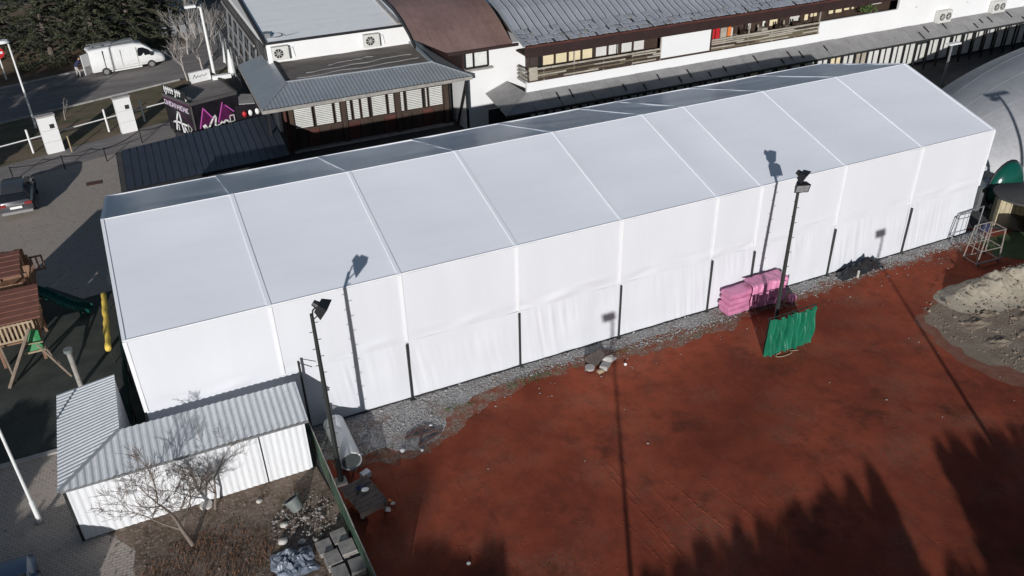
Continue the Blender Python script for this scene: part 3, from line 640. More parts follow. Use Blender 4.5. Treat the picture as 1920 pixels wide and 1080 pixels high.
mb = MB(); mb.tube([(-4.36, -.78, 0), (-4.36, -.78, 1.0), (-4.36, -.78, 1.02), (-4.36, -.78, 6.5)], [.085, .08, .055, .04], 10); mb.build('shaft', 'white_paint', fp, smooth=30)
mb = MB(); mb.tube([(-4.36, -.78, 0), (-4.36, -.78, .05)], .13, 10); mb.build('foot', 'concrete', fp)

# ------------------------------------------------------------------ pink mats, green tarpaulin, tarps, debris
def mats_(name, label, x0, x1, y0, y1, hs, rot, seed, n):
    q = random.Random(seed); cx, cy = (x0+x1)/2, (y0+y1)/2
    o = thing(name, label, 'wrapped stack', (cx, cy, 0), 'pink wrapped stacks at the tent wall'); z = .02
    for k in range(n):
        h = hs/n; M_ = Matrix.Translation((cx+q.uniform(-.05, .05), cy+q.uniform(-.04, .04), 0)) @ Matrix.Rotation(rot+q.uniform(-.03, .03), 4, 'Z'); mb = MB(); a, b = (x1-x0)/2, (y1-y0)/2
        rg = []
        for zz, ins in ((0, .07), (h*.15, .0), (h*.5, -.015), (h*.85, .0), (h-.01, .07)):
            ring_ = []
            for m_ in range(40):
                t = m_/40*8; sd_i = int(t) // 2; f = (t-2*sd_i)/2*2-1; ex, ey = ((f, -1), (1, f), (-f, 1), (-1, -f))[sd_i]
                p = M_ @ Vector((ex*(a-ins), ey*(b-ins), z+zz)); wv = .05*noise.noise((p.x*2.2, p.z*2.0, seed+k))+.025*noise.noise((p.x*8, p.z*2.5, seed))
                ring_.append(p+Vector((wv*.5, wv-.0, .02*noise.noise((p.x*3, p.y*3, k)))))
            rg.append(ring_)
        mb.rings(rg); mb.build('wrapped_mat', 'pink', o, smooth=35); z += h
    return o
pk = mats_('wrapped_stack', 'long stack of pink wrapped mats, left one against the tent wall', 25.55, 27.35, -1.05, -.35, 1.25, .03, 2, 4)
pk2 = mats_('wrapped_stack', 'taller right stack of pink wrapped mats behind the dark pole', 27.45, 28.9, -1.10, -.30, 1.42, -.04, 3, 4)
mb = MB()
def drape(u, v):
    x = 26.75+2.1*u+.06*noise.noise((u*7, v*4, 1)); L = v*(1.75+.35*noise.noise((u*4, 1, 9)))
    if L < .75: return Vector((x, -.38-L, 1.475+.04*noise.noise((u*9, v*5, 2))))
    return Vector((x-.12*(L-.75)+.05*noise.noise((u*7, L, 3)), -1.20-.11*noise.noise((u*17, L*.7, 0))-.05*(L-.75), 1.46-(L-.75)))
mb.grid(drape, 60, 24); mb.build('loose_sheet', 'pink', pk2, smooth='all')
mb = MB(); mb.blob((29.15, -1.3, .22), (.28, .2, .24), 0, 9, 5, .22, 9); solo(mb, 'pink_bundle', 'pink', (29.15, -1.3, 0), 'small crumpled pink bundle right of the dark pole', 'bundle', smooth=60)
gt = thing('green_tarpaulin', 'pleated bright green tarpaulin panel standing on the red clay', 'tarpaulin', (26.5, -4.2, 0))
for k in range(14):
    xa, xb = 25.12+2.68*k/14, 25.12+2.68*(k+1)/14-.012; sd_ = rnd.random()*9; mb = MB()
    def pleat(u, v, xa=xa, xb=xb):
        x = xa+(xb-xa)*u; h = 1.90+.16*noise.noise((k*1.3+u, 0, 5)); b = .10*abs(noise.noise((k*.9, 4, 0)))
        sl_ = .10*(v-.5)*noise.noise((k*.45, 2, 2))
        return Vector((x+sl_+.08*(v-.5), -4.24-.22*sin(pi*u)*(.35+abs(noise.noise((k*.7, v*1.5, 3)))*1.9)-.10*noise.noise((x*3, v*1.6, 1))-.06*(1-v), b+(h-b)*v))
    mb.grid(pleat, 7, 12); mb.build('pleat', 'tarp_green', gt, smooth='all')
for x in (25.2, 26.5, 27.75):
    mb = MB(); mb.tube([(x, -4.12, 0), (x+.04, -4.12, 1.92)], .03, 6); mb.build('stake', 'steel_dark', gt)
mb = MB(); mb.tube([(25.15, -4.13, 1.88), (27.85, -4.13, 1.9)], .025, 6); mb.build('top_bar', 'steel_dark', gt)
mb = MB(); qq = random.Random(4)     # faded dark lettering, hardly legible in the photograph
LET = {'L': [[(0, 1), (0, 0), (.7, 0)]], 'E': [[(.7, 1), (0, 1), (0, 0), (.7, 0)], [(0, .5), (.6, .5)]], 'T': [[(0, 1), (.8, 1)], [(.4, 1), (.4, 0)]], 'I': [[(0, 0), (0, 1)]], 'F': [[(.7, 1), (0, 1), (0, 0)], [(0, .5), (.6, .5)]]}
def letters(mb, txt, o, ux, uz, h, th, adv=.78, off=(0, 0, 0)):
    x = 0
    for ch in txt:
        if ch in LET:
            for st in LET[ch]:
                for a, b in zip(st[:-1], st[1:]):
                    pa, pb = [Vector(o)+Vector(ux)*(x+p[0]*h*.62)+Vector(uz)*(p[1]*h) for p in (a, b)]
                    d = (pb-pa).normalized()*th/2; n_ = Vector(ux).cross(Vector(uz)).normalized(); s_ = n_.cross(d).normalized()*th/2
                    mb.add([pa-d+s_, pb+d+s_, pb+d-s_, pa-d-s_], [(0, 1, 2, 3)])
        x += h*adv
    return x
mb = MB(); mb.tube([(26.0+.45*cos(t*.35), -4.55-.14*sin(t*.35)-.0, .02) for t in range(14)], .02, 4); mb.tube([(26.4, -4.5, .02), (26.75, -4.62, .02)], .018, 4)
solo(mb, 'rope', 'palewood', (26.1, -4.6, 0), 'pale loop of rope on the clay below the green tarpaulin', 'rope')
mb = MB()
def heap(u, v):
    x = 32.75+3.0*u; y = -.75+.6*v; e = (sin(pi*min(1, max(0, u)))**.5)*sin(pi*v)
    return Vector((x+.18*noise.noise((u*6, v*3, 1)), y-.25*(1-u)+.15*noise.noise((u*6, v*3, 5)), .02+e*(.42+.7*abs(noise.noise((u*6, v*4, 2)))+.2*noise.noise((u*17, v*9, 3)))))
mb.grid(heap, 34, 12); solo(mb, 'tarp_heap', 'black_tarp', (34.2, -.45, 0), 'crumpled black plastic heap lying along the tent foot', 'plastic heap')
mb = MB(); mb.box(33.68, 33.76, -1.05, -.97, 0, .42); solo(mb, 'stake', 'stone', (33.72, -1, 0), 'short pale stake below the black plastic heap', 'stake')
# debris by the gravel
mb = MB(); mb.box(-.45, .45, -.28, .28, 0, .26, M=Matrix.Translation((18.2, -1.25, 0)) @ Matrix.Rotation(.2, 4, 'Z') @ Matrix.Rotation(.35, 4, 'X')); solo(mb, 'broken_crate', 'dirty_box', (18.15, -1.3, 0), 'dark broken crate among debris at the gravel edge', 'crate')
mb = MB(); mb.box(-.34, .34, -.17, .17, 0, .2, M=Matrix.Translation((18.35, -1.86, .02)) @ Matrix.Rotation(.75, 4, 'Z') @ Matrix.Rotation(.15, 4, 'Y')); solo(mb, 'concrete_lump', 'concrete', (18.3, -1.85, 0), 'pale concrete lump in front of the dark broken crate', 'rubble')
mb = MB(); mb.blob((18.72, -1.62, .14), (.32, .2, .16), 0, 9, 5, .25, 5); solo(mb, 'cement_bag', 'stone', (18.72, -1.62, 0), 'whitish torn bag right of the concrete lump', 'bag', smooth=45)
mb = MB(); mb.tube([(17.66, -1.70, .06), (17.66, -1.70, .16)], [.21, .22], 12); solo(mb, 'round_tray', 'concrete', (17.66, -1.7, 0), 'round grey tray left of the concrete lump', 'tray', smooth=40)
mb = MB(); mb.blob((17.95, -2.12, .09), (.17, .13, .10), 0, 8, 4, .2, 8); solo(mb, 'stone', 'palewood', (17.95, -2.12, 0), 'pinkish stone in front of the grey tray', 'stone', smooth=45)
mb = MB(); mb.blob((19.22, -2.12, .06), (.07, .07, .07), 0, 8, 4, .1, 8); solo(mb, 'stone', 'white_paint', (19.22, -2.12, 0), 'small white stone on the clay right of the debris', 'stone', smooth=45)
for i, (x, y, s, l) in enumerate(((8.55, -3.05, .11, 'white stone at the gravel corner near the rusty frame'), (10.05, -2.15, .09, 'round white stone on top edge of the rusty frame'), (9.25, -3.35, .07, 'small white stone below the rusty frame'), (8.8, -9.25, .08, 'white stone lying on the shaded clay at the bottom'), (7.0, -2.55, .08, 'white stone on the gravel beside the pipe'))):
    mb = MB(); mb.blob((x, y, s*.5), (s, s*.8, s*.7), 0, 8, 4, .15, i); solo(mb, 'stone', 'white_paint', (x, y, 0), l, 'stone', smooth=45)
fr = thing('rusty_frame', 'rusty metal frame with crossed bars lying on the gravel corner', 'metal frame', (9.6, -2.5, 0))
for a, b in (((8.85, -2.45), (10.35, -2.6)), ((9.2, -3.1), (9.75, -2.15)), ((9.2, -3.1), (10.3, -2.75)), ((9.45, -2.1), (9.55, -2.6)), ((9.8, -2.1), (10.15, -2.6)), ((8.9, -2.4), (9.75, -2.05))):
    mb = MB(); mb.bar((a[0], a[1], .08), (b[0], b[1], .09), .055, .05); mb.build('bar', 'iron', fr)
# frame gate leaning by the tent end
gg = thing('frame_gate', 'grey tubular gate frame standing before the right tent end', 'gate', (42, -.4, 0))
for a, b in (((41.05, -.35, 0), (41.3, -.25, 1.55)), ((41.3, -.25, 1.55), (43.15, -.22, 1.6)), ((43.15, -.22, 1.6), (43.0, -.3, 0)), ((41.05, -.35, .12), (43.0, -.3, .12))):
    mb = MB(); mb.tube([a, b], .035, 6); mb.build('bar', 'steel_grey', gg)
tl = thing('cage_trolley', 'rusty grey metal cage trolley standing on the clay corner', 'trolley', (40.6, -2.6, 0))
TR = Matrix.Translation((40.7, -2.55, 0)) @ Matrix.Rotation(-.08, 4, 'Z') @ Matrix.Diagonal((.78, .9, 1.2, 1))
def tb(a, b, r=.03, nm='bar'): mb = MB(); mb.tube([TR @ Vector(a), TR @ Vector(b)], r, 5); mb.build(nm, 'worn_steel', tl)
for x in (-.95, .95):
    for y in (-.5, .5): tb((x, y, .12), (x*.8, y*.9, 1.65), .035, 'upright')
for z, k in ((.14, 1), (.75, .9), (1.63, .8)):
    tb((-.95*k, -.5, z), (.95*k, -.5, z), .04 if z < .2 else .025); tb((-.95*k, .5, z), (.95*k, .5, z)); tb((-.95*k, -.5, z), (-.95*k, .5, z)); tb((.95*k, -.5, z), (.95*k, .5, z))
for x in (-.3, .2, .6): tb((x, .48, .14), (x, .45, 1.63), .02)
tb((-.95, -.5, .14), (-.3, .48, 1.5), .02); tb((-1.1, -.55, .16), (1.15, -.55, .2), .05)
for x in (-.85, .85):
    for y in (-.5, .5):
        mb = MB(); c = TR @ Vector((x, y, .06)); mb.tube([c-Vector((.02, 0, 0)), c+Vector((.02, 0, 0))], .06, 8); mb.build('wheel', 'rubber', tl)
# sand heap
mb = MB()
def sandy(x, y):
    yc = -4.75-.06*(x-37); d = y-yc; cx = (x-41.2)/5.9
    return math.exp(-(d/(.62 if d > 0 else .95))**2)*max(0, 1-cx*cx)**.6*(1.3+.4*noise.noise((x*.55, 2, 3)))
def sandh(u, v):
    x = 35.2+9.5*u; y = -7.4+4.0*v; e = min(1, u*5)*min(1, (1-u)*6)
    z = sandy(x, y)*e*(.85+.25*noise.noise((x*1.6, y*1.6, 7))+.12*noise.noise((x*5, y*5, 1)))-.03
    return Vector((x, y, z+.02*noise.noise((x*9, y*9, 3))*min(1, max(0, z*6))))
mb.grid(sandh, 120, 60); o = mb.build('sand_heap', 'sand', None, smooth='all'); tag(o, 'heap of grey-beige sand on the clay at the right edge', 'sand heap')
mb = MB(); sp_ = ragged([(35.0, -4.35), (33.7, -5.6), (33.3, -7.2), (33.2, -8.6), (34.2, -10.2), (36, -11.5), (46, -14), (46, -4)], .4, .30, 31)
mb.add([(p[0], p[1], .007) for p in sp_], [tuple(range(len(sp_)))]); mb.build('earth_spread', 'spread', None, kind='structure')
mb = MB(); fr_ = ragged([(35.3, -4.1), (33.1, -5.4), (32.6, -7.2), (32.4, -8.9), (33.4, -10.8), (35.6, -12.1), (46, -15), (46, -4)], .45, .36, 33)
mb.add([(p[0], p[1], .0035) for p in fr_], [tuple(range(len(fr_)))]); mb.build('earth_fringe', 'fringe', None, kind='structure')
mb = MB(); qs = random.Random(8)
for i in range(900):
    x = qs.uniform(33.6, 43); y = qs.uniform(-11, -4.2)
    if x > 33.2+.25*abs(y+7.5)**1.5: mb.rock((x, y, max(.01, sandy(x, y)*.9)), qs.uniform(.02, .07) if qs.random() < .92 else qs.uniform(.08, .16), qs)
mb.build('earth_clods', 'spread', None, kind='stuff')
mb = MB()
for (x, y, r) in ((35.6, -6.6, .5), (36.6, -6.2, .4), (35.2, -8.1, .45), (37.4, -8.4, .6), (38.5, -7.3, .5), (36.2, -9.4, .5), (39.5, -9.2, .7)):
    mb.grid(lambda u, v: Vector((x+(u-.5)*3.2*r, y+(v-.5)*1.6*r, .004+.22*r*(sin(pi*u)*sin(pi*v))*(1+1.2*noise.noise((u*4+x, v*4, 1))))), 12, 10)
mb.build('earth_mounds', 'spread', None, kind='stuff')

# ------------------------------------------------------------------ air dome, kiosk hut, green shell
dm = thing('air_dome', 'large pale grey domed hall at the right behind the tent', 'dome', (75, 8, 0))
def dome(u, v):
    th = pi*v; 
    if u < .5:
        a = (1-u/.5)*pi/2; x = 76-28*sin(a); r = cos(a)
    else: x = 76+60*(u-.5); r = 1
    ww = noise.noise((x*.5, v*8, 0))*.04
    return Vector((x, 8-10*cos(th)*r, (6*r+ww)*max(0, sin(th))))
mb = MB(); mb.grid(dome, 70, 60); mb.build('membrane', 'membrane', dm, smooth='all')
for k in range(1, 9):
    mb = MB(); v = k/9; mb.tube([dome(i/60, v)+Vector((0, 0, .0)) for i in range(2, 61)], .014, 5); mb.build('seam', 'membrane', dm, smooth='all')
gs = thing('green_shell', 'glossy dark green rounded shell at the dome foot by the hut', 'shell', (46.9, 1.55, 0))
mb = MB(); rings_ = []; GC = Vector((46.9, 1.55, 1.38))
for j in range(10):
    t = .98*j/9; r_ = sqrt(1-t*t); rings_.append([GC+Vector((cos(2*pi*i/24)*1.22*r_+.12*t, -.75*t, sin(2*pi*i/24)*1.42*r_*(1+.12*cos(2*pi*i/24)))) for i in range(24)])
mb.rings(rings_); mb.build('shell_body', 'green_shell', gs, smooth=50)
mb = MB(); n = 22; mb.tube([GC+Vector((1.24*cos(2*pi*i/n), .03, 1.44*sin(2*pi*i/n)*(1+.12*cos(2*pi*i/n)))) for i in range(n+1)], .07, 6); mb.build('rim', 'black', gs, smooth='all')
mb = MB(); mb.box(46.2, 47.6, 1.4, 2.0, 0, .35); mb.build('base', 'concrete', gs)
mb = MB(); mb.box(45.2, 46.4, 1.6, 2.3, 0, 1.5); mb.box(45.1, 46.5, 1.5, 2.4, 1.5, 1.58, 0); solo(mb, 'cabinet', 'steel_grey', (45.8, 2, 0), 'grey metal cabinet squeezed between tent and hut', 'cabinet')
mb = MB(); mb.slab([(44.9, 2.45, 2.0), (46.6, 2.45, 2.1), (46.6, 3.5, 2.35), (44.9, 3.5, 2.25)], .05); mb.tube([(45, 3.4, 0), (45, 3.4, 2.2)], .04, 5); mb.tube([(46.5, 3.4, 0), (46.5, 3.4, 2.2)], .04, 5); mb.tube([(45, 2.5, 0), (45, 2.5, 2.0)], .04, 5); mb.tube([(46.5, 2.5, 0), (46.5, 2.5, 2.0)], .04, 5)
solo(mb, 'canopy', 'white_paint', (45.7, 3, 0), 'small white canopy between the tent end and green shell', 'canopy')
hut = thing('barrel_hut', 'round wooden hut with dark roof at the right edge', 'hut', (45.9, -.4, 0))
n = 28
for k in range(n):
    a0 = 2*pi*k/n; a1 = 2*pi*(k+.93)/n; am = (a0+a1)/2
    if 2.9 < am < 4.45: continue
    mb = MB(); r0, r1 = 1.20, 1.27; c = Vector((45.9, -.4, 0))
    vs = [c+Vector((r*cos(a), r*sin(a), z)) for z in (0, 1.72) for r, a in ((r1, a0), (r1, a1), (r0, a1), (r0, a0))]
    mb.add(vs, [(0, 1, 5, 4), (1, 2, 6, 5), (2, 3, 7, 6), (3, 0, 4, 7), (4, 5, 6, 7)]); mb.build('slat', 'slats', hut)
mb = MB(); mb.tube([(45.9, -.4, 1.72), (45.9, -.4, 1.82), (45.9, -.4, 2.0)], [1.5, 1.5, .5], 24); mb.build('roof', 'yard', hut, smooth=30)
mb = MB(); mb.tube([(45.9, -.4, 0.01), (45.9, -.4, .03)], 1.18, 20); mb.build('floor', 'black', hut)
mb = MB(); mb.blob((45.3, -1.9, .2), (.2, .15, .22), 0, 8, 5, .2, 2); solo(mb, 'white_bag', 'white_paint', (45.3, -1.9, 0), 'small white bag at the foot of the round hut', 'bag', smooth=50)
mb = MB(); mb.blob((43.55, -.35, .25), (.35, .25, .3), 0, 9, 5, .3, 6); solo(mb, 'dark_bundle', 'cloth_navy', (43.55, -.35, 0), 'dark blue bundle at the tent end beside the gate', 'bundle', smooth=50)
lp = thing('yard_lamp', 'short grey lamp post with flat head between dome and glazed passage', 'lamp post', (61.6, 18.7, 0))
mb = MB(); mb.tube([(61.6, 18.7, 0), (61.6, 18.7, 3.3)], [.11, .08], 8); mb.build('shaft', 'steel_grey', lp, smooth=30)
mb = MB(); mb.box(61.1, 62.3, 18.45, 18.85, 3.3, 3.42); mb.build('lamp_head', 'white_paint', lp)
dl = thing('double_lamp', 'tall double-headed lamp post beyond the right edge of the court', 'lamp post', (46.7, -5.0, 0))
mb = MB(); mb.tube([(46.7, -5.0, 0), (46.7, -5.0, 7.6)], [.13, .08], 8); mb.build('shaft', 'steel_dark', dl)
mb = MB(); mb.bar((46.0, -5.0, 7.6), (47.4, -5.0, 7.7), .3, .1); mb.bar((46.1, -5.2, 7.4), (46.6, -4.8, 7.4), .3, .1); mb.build('lamp_head', 'black', dl)

# ------------------------------------------------------------------ restaurant with hipped grey roof
def ac_unit(x, y, z, label, w=1.25, h=1.0, two=False):
    o = thing('air_conditioner', label, 'air conditioner', (x, y-.25, z))
    mb = MB(); mb.box(x-w/2, x+w/2, y-.48, y-.06, z-h/2, z+h/2); mb.build('casing', 'ac', o)
    for cx in ((x-.12*w,) if not two else (x-.24*w, x+.24*w)):
        r = .36*h if not two else .30*h
        mb = MB(); mb.tube([(cx, y-.485, z), (cx, y-.50, z)], r, 16); mb.build('fan', 'rubber', o)
        mb = MB()
        for k in range(4): a = k*pi/4; mb.bar((cx-r*cos(a), y-.51, z-r*sin(a)), (cx+r*cos(a), y-.51, z+r*sin(a)), .03, .015, up=(0, 1, 0))
        mb.build('grille', 'ac', o)
    mb = MB(); mb.box(x+w/2-.22, x+w/2-.05, y-.49, y-.482, z-h*.35, z+h*.35); mb.build('side_grille', 'ac', o)
    mb = MB(); mb.tube([(x+w/2, y-.2, z+h*.2), (x+w/2+.35, y-.1, z+h*.25), (x+w/2+.45, y-.08, z-h*.5)], .035, 5); mb.build('pipe', 'white_paint', o)
    return o
rs = thing('restaurant', 'restaurant pavilion with grey hipped roof and brown glazed front', 'building', (17, 33, 0))
Z0, Z1 = 4.6, 5.2
eFL, eFR, eBL, eBR = (9.27, 25.6, Z0), (23.63, 25.78, Z0), (9.55, 36.3, Z0), (23.1, 36.6, Z0)
iFL, iFR, iBL, iBR = (11.5, 28.5, Z1), (21.65, 28.0, Z1), (11.72, 33.6, Z1), (21.95, 33.6, Z1)
mb = MB(); strip(mb, 56, lambda t: lerp(eFL, eFR, t), lambda t: (lambda p, k: lerp(eFL, iFL, (p.x-eFL[0])/(iFL[0]-eFL[0])) if p.x < iFL[0] else (lerp(eFR, iFR, (eFR[0]-p.x)/(eFR[0]-iFR[0])) if p.x > iFR[0] else Vector((p.x, iFL[1]+(iFR[1]-iFL[1])*(p.x-iFL[0])/(iFR[0]-iFL[0]), Z1))))(lerp(eFL, eFR, t), 0), .02, (0, -.2, 1)); mb.build('roof_strip', 'zinc', rs)
mb = MB(); mb.slab([eBL, eFL, iFL, (11.8, 36.4, Z1)], .05); mb.build('roof_strip', 'zinc', rs)
mb = MB(); mb.slab([eFR, eBR, (22.05, 36.6, Z1), iFR], .05); mb.build('roof_strip', 'zinc', rs)
for a, b in ((eFL, iFL), (eFR, iFR)):
    mb = MB(); mb.bar(Vector(a)+Vector((0, 0, .04)), Vector(b)+Vector((0, 0, .05)), .14, .05); mb.build('hip_cap', 'zinc', rs)
mb = MB(); mb.bar((11.55, 28.6, Z1+.06), (11.7, 33.6, Z1+.06), .10, .12); mb.build('parapet', 'rubber', rs)
mb = MB(); mb.bar((21.55, 28.1, Z1+.06), (21.85, 33.6, Z1+.06), .22, .12); mb.build('parapet', 'zinc', rs)
mb = MB(); mb.bar((11.5, 28.6, Z1+.05), (21.65, 28.1, Z1+.05), .09, .09); mb.build('parapet', 'zinc', rs)
mb = MB(); mb.grid(lambda u, v: Vector((11.55+10.1*u+.2*u*v, 28.55-.5*u+(5.1+.5*u)*v, Z1-.06+.03*noise.noise((u*9, v*4, 0)))), 24, 10); mb.build('flat_roof', 'felt', rs, smooth='all')
mb = MB()
for (xa, ya, xb, yb) in ((13.2, 30.2, 21, 31.0), (12.4, 29.4, 21.2, 29.7), (15, 31.2, 18.4, 31.8)):
    mb.tube([(xa+(xb-xa)*i/14, ya+(yb-ya)*i/14+.30*noise.noise((i*.45, ya, 0)), Z1-.05) for i in range(15)], .03, 4)
mb.build('felt_lap', 'leanto', rs)
for a, b in ((eFL, eFR), (eFL, eBL), (eFR, eBR)):
    mb = MB(); mb.bar(Vector(a)-Vector((0, 0, .14)), Vector(b)-Vector((0, 0, .14)), .08, .22); mb.build('fascia', 'greywood', rs)
mb = MB(); mb.slab([(9.4, 25.75, Z0-.06), (23.5, 25.9, Z0-.06), (23, 36.4, Z0-.06), (9.7, 36.2, Z0-.06)], .04); mb.build('soffit', 'brown_wood', rs)
mb = MB(); mb.box(11.55, 21.9, 29.62, 36, 0, Z0-.11); mb.build('inner_wall', 'black', rs)
mb = MB(); mb.box(11.4, 23.3, 29.05, 29.5, 0, .14); mb.build('plinth', 'concrete', rs)
posts_x = [11.55, 15.25, 19.2, 22.9]
for x in posts_x:
    mb = MB(); mb.box(x-.17, x+.17, 29.22, 29.55, .1, 4.4); mb.build('post', 'brown_wood', rs)
mb = MB(); mb.box(11.1, 11.38, 29.3, 29.6, 0, 4.4); mb.build('post', 'red_brown', rs)
bays = [(11.75, 15.05, [(0, .40), (.44, .84), (.87, 1)]), (15.45, 19.0, [(0, .10), (.13, .28), (.30, .46), (.51, .83), (.86, 1)]), (19.4, 22.7, [(0, .10), (.14, .52), (.57, .64), (.66, 1)])]
for xa, xb, ws in bays:
    mb = MB(); mb.box(xa, xb, 29.36, 29.52, 1.45, 1.58); mb.build('sill', 'brown_wood', rs)
    mb = MB(); mb.box(xa, xb, 29.36, 29.52, 3.1, 4.4); mb.build('lintel', 'brown_wood', rs)
    for (a, b) in ws:
        x0, x1 = xa+(xb-xa)*a+.03, xa+(xb-xa)*b-.03
        fo = MB()
        for (p0, p1) in (((x0, 1.58), (x1, 1.58)), ((x0, 3.1), (x1, 3.1)), ((x0, 1.58), (x0, 3.1)), ((x1, 1.58), (x1, 3.1))):
            fo.bar((p0[0], 29.42, p0[1]), (p1[0], 29.42, p1[1]), .06, .06, up=(0, 1, 0))
        f = fo.build('window', 'brown_wood', rs)
        mb = MB(); ns = 11
        for k in range(ns):
            z = 1.64+(3.04-1.64)*k/ns; mb.quad((x0+.03, 29.40, z), (x1-.03, 29.40, z), (x1-.03, 29.43, z+.085), (x0+.03, 29.43, z+.085))
        mb.build('blind', 'blind', f)
        mb = MB(); mb.quad((x0, 29.5, 1.6), (x1, 29.5, 1.6), (x1, 29.5, 3.1), (x0, 29.5, 3.1)); mb.build('pane', 'glass_dark', f)
    n = 4
    for k in range(n):
        x0 = xa+(xb-xa)*k/n+.02; x1 = xa+(xb-xa)*(k+1)/n-.02; mb = MB(); mb.box(x0, x1, 29.40, 29.48, .16, 1.43); mb.box(x0+.1, x1-.1, 29.385, 29.398, .28, 1.3); mb.build('lower_panel', 'red_brown' if (k+int(xa)) % 3 == 0 else 'brown_wood', rs)
for p, t in (((23.2, 29.3, 0), (23.2, 29.3, 4.4)), ((23.4, 26.2, 4.4), (23.45, 28.6, .2)), ((23.3, 26.1, 0), (23.3, 26.1, 4.4)), ((9.6, 26, 0), (9.6, 26, 4.4))):
    mb = MB(); mb.bar(p, t, .14, .14); mb.build('porch_post', 'black', rs)
up = thing('white_flat_roof_block', 'white block with big pale flat roof behind the hipped roof', 'building', (17, 42, 0))
mb = MB(); mb.box(11.35, 21.95, 33.65, 54, 0, 6.5); mb.build('wall', 'plaster', up)
mb = MB(); mb.grid(lambda u, v: Vector((11.45+9.7*u, 33.8+20.2*v, 6.56+2.4*v+.015*noise.noise((u*5, v*40, 0)))), 10, 80); mb.build('roof_sheet', 'roof_white', up, smooth='all')
mb = MB(); mb.box(11.28, 22.02, 33.55, 33.69, 6.46, 6.62); mb.build('edge_trim', 'black', up)
mb = MB(); mb.bar((11.33, 33.7, 6.5), (11.33, 54, 8.9), .14, .4); mb.build('edge_trim', 'black', up)
mb = MB(); mb.bar((21.2, 33.8, 6.62), (21.2, 54, 9.02), .22, .14); mb.build('upstand', 'concrete', up)
mb = MB(); mb.slab([(21.33, 33.8, 6.56), (21.95, 33.8, 6.56), (21.95, 54, 8.96), (21.33, 54, 8.96)], .06); mb.build('gutter_strip', 'roof_white', up)
mb = MB(); mb.box(21.98, 22.2, 33.8, 54, 4.5, 6.5); mb.build('side_cladding', 'black', up)
mb = MB(); mb.box(11.14, 11.3, 36.5, 53.9, 0, 6.1); mb.build('side_cladding', 'yard', up)
mb = MB(); mb.box(11.2, 11.3, 33.75, 36.4, 5.3, 6.2); mb.build('side_cladding', 'yard', up)
for k in range(6):
    mb = MB(); y = 36.6+2.7*k; mb.bar((11.0, y, 5.4), (10.9, y+2.2, 2.2), .12, .12); mb.build('stair_rail', 'zinc', up)
for z in (2.6, 4.1, 5.6):
    mb = MB(); mb.bar((10.98, 37, z), (10.98, 53, z), .1, .12); mb.build('ledge', 'concrete', up)
for k in range(5):
    mb = MB(); y = 37.5+3.2*k; mb.box(11.06, 11.12, y, y+1.3, 3.1, 5.0); mb.build('window', 'glass_dark', up)
mb = MB(); mb.tube([(12.3+.5*cos(a*.5), 34.9+.5*sin(a*.5), 6.72) for a in range(13)], .05, 5); mb.box(11.5, 11.9, 34.5, 35.2, 6.62, 7.0); mb.build('roof_duct', 'steel_grey', up)
mb = MB(); mb.tube([(12.9, 34.6, 6.66), (13.9, 34.9, 6.68), (14.3, 36.2, 6.74), (13.2, 36.1, 6.74), (12.9, 34.6, 6.66)], .035, 4); mb.build('roof_cable', 'steel_grey', up)
ac_unit(12.2, 33.65, 5.88, 'left air conditioner on the white wall above the felt roof', 1.15, .9)
ac_unit(18.85, 33.65, 5.86, 'right air conditioner on the white wall above the felt roof', 1.15, .9)

# ------------------------------------------------------------------ white building with barrel roofs
def profile(kind):
    return [(23.75, 6.72), (24.6, 6.98), (25.6, 7.30), (26.6, 7.72), (27.8, 8.20), (29.4, 8.62), (31.5, 8.92), (34, 9.02), (37, 8.8)] if kind == 'grey' else [(27.0, 6.0), (28.0, 6.55), (29.2, 7.2), (30.6, 7.75), (32.4, 8.2), (34.5, 8.42), (34.9, 8.42)]
bw = thing('brown_roofed_wing', 'white wing with brown curved roof and one window', 'building', (24, 31, 0))
mb = MB(); mb.box(23.72, 28.44, 27.35, 34.8, 0, 5.98); mb.build('wall', 'plaster', bw)
pr = profile('brown'); xs = [20.45+.62*k for k in range(12)]
for k in range(len(xs)-1):
    x0, x1 = xs[k]+.012, xs[k+1]-.012; mb = MB()
    def py(x, t):
        y0 = 27.0+max(0, 22.4-x)*.8; y = y0+(34.9-y0)*t
        for (ya, za), (yb, zb) in zip(pr[:-1], pr[1:]):
            if y <= yb+1e-6: return Vector((x, y, za+(zb-za)*(y-ya)/(yb-ya)))
    up_ = Vector((0, 0, .05))
    for j in range(8):
        a_, b_, c_, d_ = py(x0, j/8), py(x1, j/8), py(x1, (j+1)/8), py(x0, (j+1)/8); mb.quad(a_, b_, c_, d_); e_ = Vector((.012, 0, 0)); mb.quad(b_, b_+e_+up_, c_+e_+up_, c_)
    mb.build('roof_sheet', 'brown_roof', bw)
mb = MB(); mb.bar((20.4, 34.9, 8.5), (27.8, 34.9, 8.5), .3, .18); mb.build('ridge_cap', 'brown_fascia', bw)
mb = MB(); mb.bar((22.4, 26.95, 5.93), (27.7, 26.95, 5.93), .14, .2); mb.build('gutter', 'brown_fascia', bw)
mb = MB()
for j in range(1, len(pr)-1): mb.bar((20.43, pr[j][0], pr[j][1]-.1), (20.43, pr[j+1][0], pr[j+1][1]-.1), .1, .3)
mb.build('verge_board', 'black', bw)
mb = MB(); mb.box(23.6, 26.6, 27.40, 34.7, 5.99, 6.03); mb.build('ceiling', 'brown_fascia', bw)
mb = MB(); mb.box(23.55, 23.70, 27.30, 34.8, 4.3, 6.1); mb.build('side_board', 'brown_fascia', bw)
wf = MB()
